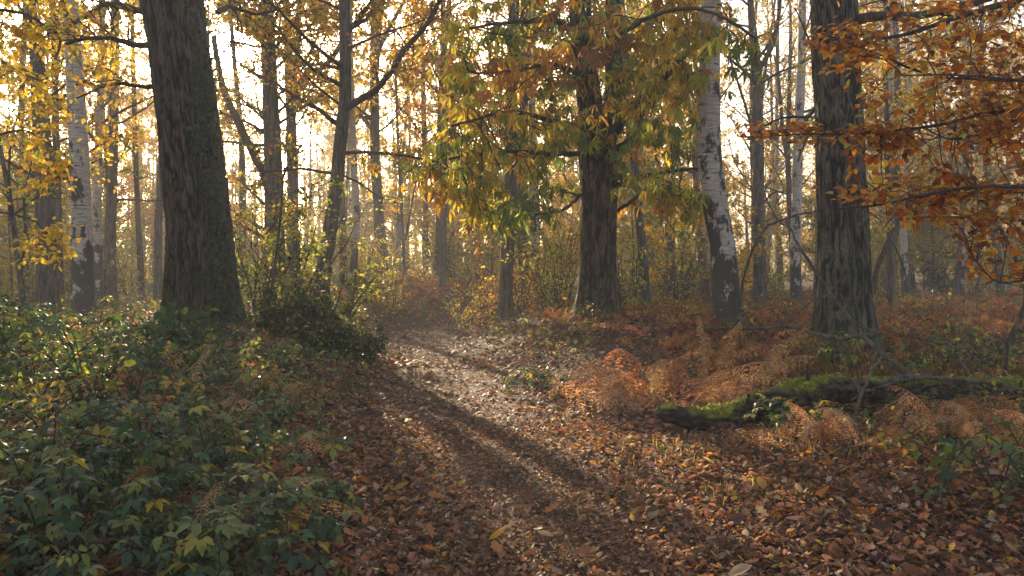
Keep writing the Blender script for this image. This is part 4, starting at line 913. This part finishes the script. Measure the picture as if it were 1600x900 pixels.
# ---------------------------------------------------------------- bracken
def frond(r, L=.9, npn=12, hi=True, arch=.9, hang=.8):
    """one dead frond: arched stalk along +X, pinnae hanging"""
    acc = Acc(); t = np.linspace(0, 1, 10); ang = 1.25-arch*2.0*t
    dx = np.cos(ang); dz = np.sin(ang); pl = np.column_stack([np.cumsum(dx), np.cumsum(r.normal(0, .2, 10)), np.cumsum(dz)])*L/10; pl -= pl[0]
    acc.tube(pl, np.linspace(.0042, .001, 10)*L/.9, 4 if hi else 3, (.3, .17, .08))
    V, F, n = [], [], 0
    for k in range(npn):
        f = .25+.73*k/npn; j = min(int(f*9), 8); s = pl[j]+(pl[j+1]-pl[j])*(f*9-j); pl_len = L*.36*(1-f*.85)*r.uniform(.75, 1.2)
        for sg in (-1, 1):
            d = unit(np.array([.35, sg*(1-hang*.6), -hang])+r.normal(0, .18, 3)); m = 6 if hi else 2
            p = s.copy(); pts_ = [p]
            for q_ in range(m): d = unit(d+np.array([0, 0, -.22])+r.normal(0, .14, 3)); p = p+d*pl_len/m; pts_.append(p)
            pts_ = np.array(pts_)
            if hi:
                for q_ in range(m):
                    for e in range(1):
                        c0 = pts_[q_]+(pts_[q_+1]-pts_[q_])*(e/2); wv_ = unit(r.normal(0, 1, 3)); wv_ = unit(wv_-d*(wv_@d)*.6); ll = pl_len*.22*(1-.7*(q_+e/2)/m)
                        for s2 in (-1, 1):
                            tip = c0+wv_*s2*ll+np.array([0, 0, -ll*.6]); ctr = c0+d*pl_len/m*.45
                            V += [c0, ctr, tip]; F.append((n, n+1, n+2)); n += 3
            else:
                wv_ = unit(np.cross(d, r.normal(0, 1, 3)))*pl_len*.16
                V += [pts_[0], pts_[1]+wv_, pts_[1]-wv_*.8, pts_[2]]; F += [(n, n+1, n+2), (n+1, n+3, n+2)]; n += 4
    acc.add(np.array(V), [np.array(F)], (1, 1, 1)); V = np.concatenate(acc.V); C = np.concatenate(acc.C)
    return acc, V, C
FP = [(.5, .26, .12, 3), (.38, .19, .09, 3), (.56, .35, .19, 2.5), (.28, .15, .08, 1.5)]
rfn = rg(500); FR = []
for k in range(8):
    acc, V, C = frond(rfn, .9*rfn.uniform(.7, 1.1), 15, True, rfn.uniform(.6, 1.15), rfn.uniform(.9, 1.15)); c = pick(rfn, FP, 1, .1)[0]
    acc.C = [np.repeat(rfn.uniform(.55, 1.3, len(x)//3+1), 3)[:len(x), None]*c*(.8+.4*vn(v[:, 0]*5, v[:, 1]*5, v[:, 2]*5, 66))[:, None] for x, v in zip(acc.C, acc.V)]; FR.append(acc.me('frond', M_FROND))
FRG = []
for k in range(3):
    acc, V, C = frond(rfn, .8, 14, True, .8, .4); c = pick(rfn, [(.08, .11, .03, 1), (.22, .2, .05, 1)], 1, .1)[0]
    acc.C = [x*0+c for x in acc.C]; FRG.append(acc.me('frond', M_FROND))
def bracken(px, D, n, sc, label, az0=None, pool=FR, r=rfn, sp=.2):
    x, y = (px-800)/FPX*D, D; root = thing('bracken_clump', label, 'bracken', (x, y, float(H(x, y))))
    for k in range(n):
        o = obj('frond', pool[r.integers(len(pool))], root, (r.normal(0, sp), r.normal(0, sp), 0)); s = sc*r.uniform(.7, 1.2)
        o.rotation_euler = (r.normal(0, .15), r.normal(0, .25), r.uniform(0, 6.28) if az0 is None else r.normal(az0, .7)); o.scale = (s, s, s)
for a in [(1010, 8.9, 14, 1.9, 'sunlit tan bracken clump hanging over the left end of the fallen log', 2.9), (1085, 8.7, 11, 1.5, 'smaller sunlit bracken behind the mossy log end', .3), (1160, 8.9, 14, 1.75, 'sunlit rust bracken leaning right, behind the bend of the log', .2),
          (1050, 9.8, 8, 1.0, 'rusty bracken filling the gap between two sunlit clumps', None), (1240, 9.6, 12, .7, 'bracken clump between the log and foot of the right oak', None),
          (1345, 6.6, 15, .85, 'brown bracken drooping in front of the log, leftmost of those', 3.0), (1430, 6.7, 13, .85, 'brown bracken drooping in front of the log, in the middle', .2), (1530, 6.5, 15, .95, 'brown bracken drooping in front of the log at right', 3.3), (1620, 6.7, 14, .9, 'brown bracken in front of the log, cut by the right border', 2.9),
          (90, 5.0, 9, .7, 'dead brown bracken hanging in the bottom left brambles', None), (180, 5.6, 9, .8, 'dead bracken frond cluster in the middle of the bramble thicket', None), (340, 5.3, 9, .6, 'withered bracken at the edge of bramble and path', None), (270, 4.6, 7, .5, 'shrivelled bracken lowest in the left foreground', None),
          (440, 8.2, 12, .6, 'dry bracken on the verge between oak and path', None), (400, 10.4, 10, .7, 'rusty bracken at the foot of the big oak', None), (20, 7.0, 8, .9, 'backlit bracken at the left border', None), (490, 10.0, 9, .45, 'low dry bracken beside the dark evergreen bush', None)]:
    bracken(*a)
for i_, (px, D, sc, lb) in enumerate([(60, 5.6, .9, 'brown fern sprays among brambles near the left border'), (120, 4.3, .7, 'brown fern sprays near the bottom left corner'), (215, 4.2, .6, 'withered fern at the bottom border, left of centre'), (240, 6.4, .95, 'tall russet fern rising out of the bramble thicket'),
      (310, 7.2, .8, 'russet fern between the thicket and the big oak'), (100, 7.6, .9, 'russet fern in the sunlit upper part of the thicket'), (420, 6.3, .6, 'dry fern on the edge of the leafy path at left'), (165, 8.6, .9, 'russet fern below the white birch'), (380, 4.6, .5, 'dry fern touching the path near the bottom border'), (-30, 4.9, .8, 'brown fern cut by the left border low down')]):
    bracken(px, D, 14, sc*1.5, lb, None, FR, rfn, .3)
for a in [(1270, 7.0, 6, .45, 'greenish fern tuft in front of the log near its bend'), (1380, 9.9, 9, .6, 'green fern behind the log below the right oak'), (880, 9.8, 7, .4, 'greenish fern on the right verge of the path'), (150, 7.0, 8, .6, 'green fern in the bramble thicket')]:
    bracken(*a, None, FRG)
# bracken bed (uncountable)
lo = []
for k in range(10):
    acc, V, C = frond(rfn, .8, 8, False, rfn.uniform(.6, 1.0), rfn.uniform(.4, .9)); lo.append((V, np.concatenate([f for f in acc.F[3]]), np.concatenate([f for f in acc.F[4]]) if acc.F[4] else np.zeros((0, 4), int)))
def bed(name, label, cat, pts, scs, pal, r, mat=M_FROND, tilt=.25, jit=.25):
    acc = Acc(); n = len(pts); kk = r.integers(0, 10, n); az = r.uniform(0, 6.28, n); col = pick(r, pal, n, jit)
    for k in range(10):
        m = kk == k; P_ = pts[m]; a = az[m]; s = scs[m]; c_, s_ = np.cos(a), np.sin(a); z = 0*c_; tl = r.normal(0, tilt, m.sum())
        R = np.stack([np.stack([c_, -s_, tl*c_], 1), np.stack([s_, c_, tl*s_], 1), np.stack([z, z, z+1], 1)], 1)
        V = np.einsum('nij,kj->nki', R*s[:, None, None], lo[k][0])+P_[:, None]; nv = len(lo[k][0]); of = (np.arange(len(P_))*nv)[:, None, None]
        acc.add(V.reshape(-1, 3), [(lo[k][1][None]+of).reshape(-1, 3), (lo[k][2][None]+of).reshape(-1, 4)], np.repeat(col[m], nv, 0))
    return tag(obj(name, acc.me(name, mat)), label, cat, kind='stuff')
rbk = rg(520); N = 16000; px = rbk.uniform(820, 1950, N); D = 9.5+36*rbk.random(N)**1.5; x = (px-800)/FPX*D
edge = x-pathx(D)-np.interp(D, [9, 14, 20, 40], [2.6, 2.2, 1.6, 2.0]); keep = (edge > 0) & (rbk.random(N) < .25+.75*sst(0, 1.5, edge)) & (fbm(x*.5, D*.5, 0, 71) > .33)
x, D = x[keep][:4800], D[keep][:4800]
bed('bracken_bed', 'rust-brown dead bracken covering the right side beyond the log', 'bracken', np.column_stack([x, D, H(x, D)-.03]), rbk.uniform(.5, 1.0, len(x)), [(.36, .15, .065, 3), (.27, .11, .055, 3), (.44, .22, .1, 1.5), (.17, .08, .045, 1.5)], rbk)
N = 900; x = rbk.normal(-3.6, 1.7, N); D = rbk.normal(28.5, 2.6, N); k = (abs(x-pathx(D)) > 1.2) & (D > 23); x, D = x[k], D[k]
bed('bracken_bank', 'sunlit orange-brown bracken bank in the mist where the path bends away', 'bracken', np.column_stack([x, D, H(x, D)-.03]), rbk.uniform(.5, .8, len(x)), [(.38, .17, .06, 3), (.3, .12, .05, 2)], rbk)
# low undergrowth on both sides: short green and yellow leafy stems, grass
N = 26000; px = rbk.uniform(-300, 1900, N); D = 5+45*rbk.random(N)**1.6; x = (px-800)/FPX*D; d_ = x-pathx(D)
lft = d_ < 0; wl = np.where(lft, np.interp(D, [5, 8, 12, 30], [2.2, 1.7, 1.2, 1.2]), np.interp(D, [5, 9, 12, 16, 30], [3.2, 1.9, 1.2, 1.1, 1.2]))
keep = (abs(d_) > wl) & (fbm(x*.9, D*.9, 0, 91) > np.where(lft, .42, np.where(D > 13, .55, .5)))
x, D = x[keep], D[keep]; N = len(x); z = H(x, D)+rbk.uniform(0, 1, N)*np.where(D < 9, .12, .35)
ug = Acc(); dd = rbk.normal(0, .6, (N, 3)); dd[:, 2] = rbk.uniform(-.3, .8, N); nr = np.tile([0, 0, 1.0], (N, 1))+rbk.normal(0, .5, (N, 3))
UG = [(.1, .13, .035, 3), (.2, .2, .05, 2), (.36, .3, .06, 1.3), (.06, .09, .03, 2), (.25, .13, .05, 1.5)]
pos = np.column_stack([x, D, z]); 
for m_ in range(3):
    o_ = rbk.normal(0, .07, (N, 3)); scatter(ug, LT_CARD, pos+o_, frames(dd+rbk.normal(0, .6, (N, 3)), nr), rbk.uniform(.035, .08, N)*(1+.02*D), pick(rbk, UG, N))
tag(obj('undergrowth', ug.me('undergrowth', M_LEAF)), 'low mixed green and yellow undergrowth covering the woodland floor beside the path', 'undergrowth', kind='stuff')
# grass blades
N = 26000; px = rbk.uniform(-100, 1750, N); D = 4.2+16*rbk.random(N)**1.4; x = (px-800)/FPX*D; d_ = x-pathx(D)
keep = (fbm(x*1.1+7, D*1.1, 0, 95) > np.where(abs(d_) < 2.2, .68, .57)) & (abs(d_) > .9); x, D = x[keep], D[keep]; N = len(x)
az = rbk.uniform(0, 6.28, N); L = rbk.uniform(.05, .15, N); ln = rbk.uniform(.2, 1.0, N); z = H(x, D)
b0 = np.column_stack([x, D, z-.01]); wv = np.column_stack([-np.sin(az), np.cos(az), 0*az])*.003; d1 = np.column_stack([np.cos(az)*ln*.3, np.sin(az)*ln*.3, np.ones(N)]); d2 = np.column_stack([np.cos(az)*ln, np.sin(az)*ln, 1.1-ln*.9])
V = np.stack([b0-wv, b0+wv, b0+d1*L[:, None]*.6+wv*.8, b0+d1*L[:, None]*.6-wv*.8, b0+(d1*.5+d2*.6)*L[:, None]], 1)
F4 = np.array([[0, 1, 2, 3]])[None]+(np.arange(N)*5)[:, None, None]; F3 = np.array([[3, 2, 4]])[None]+(np.arange(N)*5)[:, None, None]
ga = Acc(); ga.add(V.reshape(-1, 3), [F4.reshape(-1, 4), F3.reshape(-1, 3)], np.repeat(pick(rbk, [(.16, .18, .05, 2), (.3, .26, .1, 2), (.32, .2, .1, 1.5), (.1, .12, .04, 1)], N), 5, 0))
tag(obj('grass', ga.me('grass', M_LEAF)), 'thin green and straw grass blades along the verges', 'grass', kind='stuff')

# ---------------------------------------------------------------- leaf litter
rl = rg(600)
LIT = [(.24, .11, .062, 4), (.16, .075, .045, 3.6), (.32, .17, .105, 2.6), (.38, .145, .05, 1.4), (.4, .28, .2, 1.8), (.48, .21, .05, .5), (.07, .04, .027, 3)]
LITB = LIT+[(.55, .36, .07, .35)]
def litter(N, Dr, pw, size, T, lift=.01, tilt=.55, spread=1.15, xlim=None):
    px = 800+rl.uniform(-1, 1, N)*800*spread; D = Dr[0]+(Dr[1]-Dr[0])*rl.random(N)**pw; x = (px-800)/FPX*D
    if xlim is not None: k = xlim(x, D); x, D = x[k], D[k]
    n = len(x); az = rl.uniform(0, 6.28, n); e = .02
    nr = np.column_stack([-(H(x+e, D)-H(x-e, D))/(2*e), -(H(x, D+e)-H(x, D-e))/(2*e), np.ones(n)])+rl.normal(0, tilt, (n, 3))*np.array([1, 1, 0])
    d = np.column_stack([np.cos(az), np.sin(az), rl.normal(0, .15, n)]); s = size*np.clip(np.exp(rl.normal(-.15, .35, n)), .3, 1.45); R = frames(d, nr)
    pos = np.column_stack([x, D, H(x, D)+.008+rl.uniform(0, lift, n)]); return pos, R, s
lit = Acc()
def worn(p): return np.exp(-((p[:, 0]-pathx(p[:, 1])+.15*np.sin(p[:, 1]*.9))/np.interp(p[:, 1], [4, 10, 20], [.8, .6, .55]))**2)*(.6+.8*vn(p[:, 0]*2, p[:, 1]*1.2, 0, 61))
for N, Dr, pw, size, T in ((19000, (3.4, 8), 1.1, .048, LT_DRY), (15000, (3.4, 8), 1.1, .048, LT_DRY2), (5000, (3.3, 8), 1.2, .068, LT_OAK), (24000, (7.5, 15), 1.2, .078, LT_DRY2), (26000, (13, 32), 1.4, .12, LT_CARD)):
    p, R, s = litter(N, Dr, pw, size, T, .03)
    wn = worn(p); c = pick(rl, LITB, len(p), .3); grey = c.mean(1, keepdims=True)
    w_n = np.clip(.55*wn, 0, .55)[:, None]; c = c*(1-w_n)+(grey*.55+.035)*np.array([1.7, 1.02, .62])*w_n
    s = s*(1-.38*np.clip(wn, 0, 1))
    scatter(lit, T, p, R, s, c)
p, R, s = litter(16000, (3.4, 9), 1.1, .028, LT_CARD, .03); scatter(lit, LT_CARD, p, R, s, pick(rl, LIT, len(p), .4))
lgl = np.array([P(a, b, D) for a, b, D in ((1030, 642, 7.5), (1100, 660, 7.6), (1150, 652, 7.75), (1240, 615, 8.05), (1400, 612, 8.6), (1620, 616, 9.2))]); lgl = resample(lgl, 60)
k = rl.integers(0, 60, 1500); p = lgl[k]+rl.normal(0, 1, (1500, 3))*np.array([.1, .22, 0]); dl = abs(p[:, 1]-lgl[k, 1]); p[:, 2] = H(p[:, 0], p[:, 1])+rl.uniform(0, .12, 1500)*np.exp(-(dl/.2)**2)
k = dl > .1; p = p[k]; n = len(p); scatter(lit, LT_DRY2, p, frames(rl.normal(0, 1, (n, 3))*np.array([1, 1, .2]), np.tile([0, 0, 1.0], (n, 1))+rl.normal(0, .5, (n, 3))), rl.uniform(.03, .08, n), pick(rl, LIT, n, .3))
for _ in range(260):
    D = rl.uniform(3.8, 11); x = rl.uniform(-.5, .75)*D; az = rl.uniform(0, 3.14); L = rl.uniform(.05, .28); g0 = np.array([x, D, float(H(x, D))+.02])
    lit.tube(grow(rl, g0, (math.cos(az), math.sin(az), .05), L, 3, .25, 0), np.linspace(.004, .0015, 4), 3, (.13, .09, .06))
lo_ = obj('leaf_litter', lit.me('leaf_litter', M_DRY), ground); tag(lo_, kind='stuff')
# the 300 leaves that show largest are pieces of the ground
p, R, s = litter(300, (3.3, 5.6), 1.0, .092, None, .03, .35, 1.02, lambda x, D: np.ones(len(x), bool))
T_ = [LT_OAK, LT_DRY, LT_DRY2, LT_OVALB]; cs = pick(rl, LIT+[(.42, .24, .05, .6)], 16, .2)
lm = [mesh('leaf', T_[k % 4][0], [T_[k % 4][1]], M_DRY, cs[k]) for k in range(16)]
for k in range(len(p)):
    o = obj('leaf', lm[k % 16], ground); Mx = Matrix.Identity(4); Rk = R[k]*s[k]
    for a in range(3):
        for b_ in range(3): Mx[a][b_] = float(Rk[a, b_])
        Mx[a][3] = float(p[k, a]+(.02 if a == 2 else 0))
    o.matrix_basis = Mx

# ---------------------------------------------------------------- fallen log and dead branches
rlg = rg(700)
lp = [(1030, 642, 7.5, 13), (1060, 650, 7.55, 16), (1100, 660, 7.6, 19), (1150, 652, 7.75, 22), (1195, 630, 7.9, 22), (1240, 615, 8.05, 21), (1300, 607, 8.3, 20), (1400, 612, 8.6, 20), (1500, 614, 8.9, 23), (1620, 616, 9.2, 25), (1780, 618, 9.6, 27)]
q = np.array([np.append(P(a, b, D), w_*D/FPX) for a, b, D, w_ in lp]); q = resample(q, 260); seg = 72
V, F = tube(q[:, :3], q[:, 3], seg); V = V.reshape(260, seg, 3); ax = q[:, None, :3]; rad = V-ax
h = fbm(V[..., 0]*6, V[..., 1]*14, V[..., 2]*14, 41, 4); h2 = np.abs(vn(V[..., 0]*7, V[..., 1]*40, V[..., 2]*40, 43)*2-1)
upn = rad[..., 2]/np.linalg.norm(rad, axis=2)
mo = np.clip(sst(.4, .85, upn*.9+(fbm(V[..., 0]*5, V[..., 1]*5, V[..., 2]*5, 45)-.5)*1.8), 0, 1)
s = 1+(h-.5)*.6+(h2-.5)*.2+mo*.16*vn(V[..., 0]*40, V[..., 1]*40, V[..., 2]*40, 47)
s = s*np.where(np.arange(260)[:, None] < 4, np.array([.5, .8, .95, 1]+[1]*256)[:, None], 1)
V = ax+rad*s[..., None]
C = np.array((.018, .014, .011))+(np.array((.17, .125, .09))-.015)*np.clip(h*h2*2.4, 0, 1)[..., None]
mc_ = np.array((.11, .12, .018))+np.array((.28, .26, .035))*vn(V[..., 0]*30, V[..., 1]*30, V[..., 2]*30, 49)[..., None]
C = C*(1-mo[..., None])+mc_*mo[..., None]
lorg = q[40, :3].copy(); log = thing('fallen_log', 'long curved dark fallen trunk covered in green moss, lying across the right side', 'log', lorg)
obj('trunk', mesh('trunk', V.reshape(-1, 3)-lorg, [F, ], M_LOG, C.reshape(-1, 3), True), log)
st = Acc()
for k_, dr_, L_ in ((70, (-.1, -.5, .9), .16), (130, (.2, -.7, .7), .22), (165, (-.3, .1, 1), .3), (215, (.1, -.8, .5), .18), (40, (-.4, -.6, .6), .12)):
    g_ = grow(rlg, q[k_, :3], dr_, L_+q[k_, 3], 5, .12, 0); st.tube(g_, np.linspace(.035, .018, 6), 8, (.06, .045, .03))
stb = obj('snapped_stubs', st.me('snapped_stubs', M_BARK, lorg), log); tag(stb, kind='stuff')
cap = Acc(); cap.add(np.concatenate([V[0], q[:1, :3]]), [np.array([[k, (k+1) % seg, seg] for k in range(seg)])], (.09, .07, .03)); obj('broken_end', cap.me('broken_end', M_LOG, lorg), log)
# moss tufts
N = 9000; ii = rlg.integers(1, 259, N); jj = rlg.integers(0, seg, N); kp = (mo[ii, jj] > .55) & (np.abs(upn[ii, jj]) > .1); ii, jj = ii[kp], jj[kp]
nn = rad[ii, jj]/np.linalg.norm(rad[ii, jj], axis=1)[:, None]; ms = Acc()
scatter(ms, LT_CARD, V[ii, jj], frames(nn+rlg.normal(0, .5, nn.shape), rlg.normal(0, 1, nn.shape)), rlg.uniform(.012, .034, len(ii)), pick(rlg, [(.2, .22, .03, 2), (.3, .29, .05, 1), (.1, .13, .025, 2)], len(ii)))
mss = obj('moss', ms.me('moss', M_LEAF, lorg), log); tag(mss, kind='stuff')
for lb, limbs in (('long bare dead branch arching down in front of the right oak to the log', [([(1228, 342, 10.3), (1245, 380, 10.2), (1275, 425, 10), (1310, 475, 9.8), (1345, 520, 9.5), (1370, 545, 9.2), (1400, 570, 8.9), (1432, 592, 8.7)], 3, 9), ([(1345, 520, 9.5), (1320, 470, 9.6), (1350, 462, 9.6)], 4, 1), ([(1372, 545, 9.2), (1362, 575, 9), (1350, 610, 8.7)], 7, 3), ([(1300, 460, 9.8), (1270, 470, 9.7), (1235, 500, 9.6)], 3, 1)]),
                  ('thin dead branch lying level through the bracken left of the right oak', [([(1088, 511, 11), (1130, 514, 10.9), (1180, 514, 10.7), (1225, 508, 10.5), (1270, 520, 10.3), (1310, 530, 10), (1345, 526, 9.8), (1380, 520, 9.7)], 3, 7), ([(1225, 508, 10.5), (1212, 490, 10.4), (1200, 480, 10.4)], 3, 1)]),
                  ('upright bare stick propped against the front of the log', [([(1318, 695, 7.5), (1330, 660, 7.6), (1345, 620, 7.8), (1360, 585, 8.1), (1375, 560, 8.2)], 7, 4), ([(1345, 625, 7.8), (1340, 600, 7.9), (1345, 570, 7.9)], 4, 2)]),
                  ('bare curved limb lying on top of the log beyond its middle', [([(1430, 592, 8.5), (1400, 595, 8.4), (1375, 605, 8.3), (1350, 612, 8.25), (1330, 625, 8.2)], 8, 4), ([(1360, 600, 8.3), (1420, 588, 8.5), (1480, 592, 8.6), (1560, 600, 8.7), (1600, 610, 8.8)], 9, 5)]),
                  ('tangled pale dead branch in the brush behind the log', [([(1435, 528, 10), (1470, 536, 9.8), (1500, 545, 9.6), (1530, 570, 9.4), (1560, 600, 9.2)], 5, 3), ([(1500, 545, 9.6), (1535, 540, 9.7), (1580, 555, 9.6)], 3, 1.5), ([(1510, 552, 9.6), (1505, 580, 9.4), (1490, 600, 9.3)], 3, 1.5)]),
                  ('slim curving dead twig left of the arching branch by the oak', [([(1200, 352, 13), (1185, 370, 13), (1172, 400, 13), (1160, 440, 13), (1155, 500, 13)], 4, 5), ([(1160, 440, 13), (1200, 440, 13), (1215, 425, 13)], 2, 1), ([(1200, 352, 13), (1240, 337, 12.8), (1275, 330, 12.7)], 4, 2)])):
    ac = Acc(); o0 = np.array(P(*limbs[0][0][-1]))
    for lp_, w0, w1 in limbs:
        n = 30; pp = resample([P(a, b, D) for a, b, D in lp_], n); pp[1:-1] += rlg.normal(0, .006, (n-2, 3)); Dm = lp_[0][2]
        ac.tube(pp, np.linspace(w0, w1, n)/2*Dm/FPX*(1+rlg.normal(0, .08, n)), 8, (.1, .08, .06))
        for _ in range(4):
            k = rlg.integers(3, n-2); tw = grow(rlg, pp[k], unit(pp[k+1]-pp[k])+rlg.normal(0, .8, 3), rlg.uniform(.12, .4), 4, .25, 0); ac.tube(tw, np.linspace(.005, .0015, 5), 4, (.1, .08, .06))
    rt = thing('dead_branch', lb, 'branch', o0); obj('wood', ac.me('wood', M_BARK, o0, True), rt)

# ---------------------------------------------------------------- haze
hb = np.array([(x, y, z) for x in (-150, 150) for y in (-140, 145) for z in (-2.0, 24.0)], float)
hz = obj('haze', mesh('haze', hb, [np.array([(0, 1, 3, 2), (4, 6, 7, 5), (0, 4, 5, 1), (2, 3, 7, 6), (0, 2, 6, 4), (1, 5, 7, 3)])]))
m, n, o = newmat('haze'); pv = n.nodes.new('ShaderNodeVolumePrincipled'); pv.inputs['Density'].default_value = HAZE; pv.inputs['Anisotropy'].default_value = .12
pv.inputs['Color'].default_value = (.93, .95, 1, 1); n.links.new(pv.outputs[0], o.inputs['Volume']); hz.data.materials.append(m)
tag(hz, 'pale morning mist filling the wood', 'mist', kind='stuff')

# look-alikes that share a label are told apart by their order across the view
same = {}
for o_ in bpy.data.objects:
    if o_.parent is None and o_.get('label') and o_.get('group') and o_['group'] != 'trees around the viewpoint': same.setdefault(o_['label'], []).append(o_)
for lb, ob in same.items():
    if 1 < len(ob) < 6:
        ob.sort(key=lambda a: a.location.x/a.location.y); n = len(ob)
        wd_ = {2: ['left one', 'right one'], 3: ['leftmost', 'middle one', 'rightmost'], 4: ['leftmost', 'second from left', 'third from left', 'rightmost'], 5: ['leftmost', 'second from left', 'middle one', 'fourth from left', 'rightmost']}[n]
        for k, a in enumerate(ob): a['label'] = lb+', '+wd_[k]
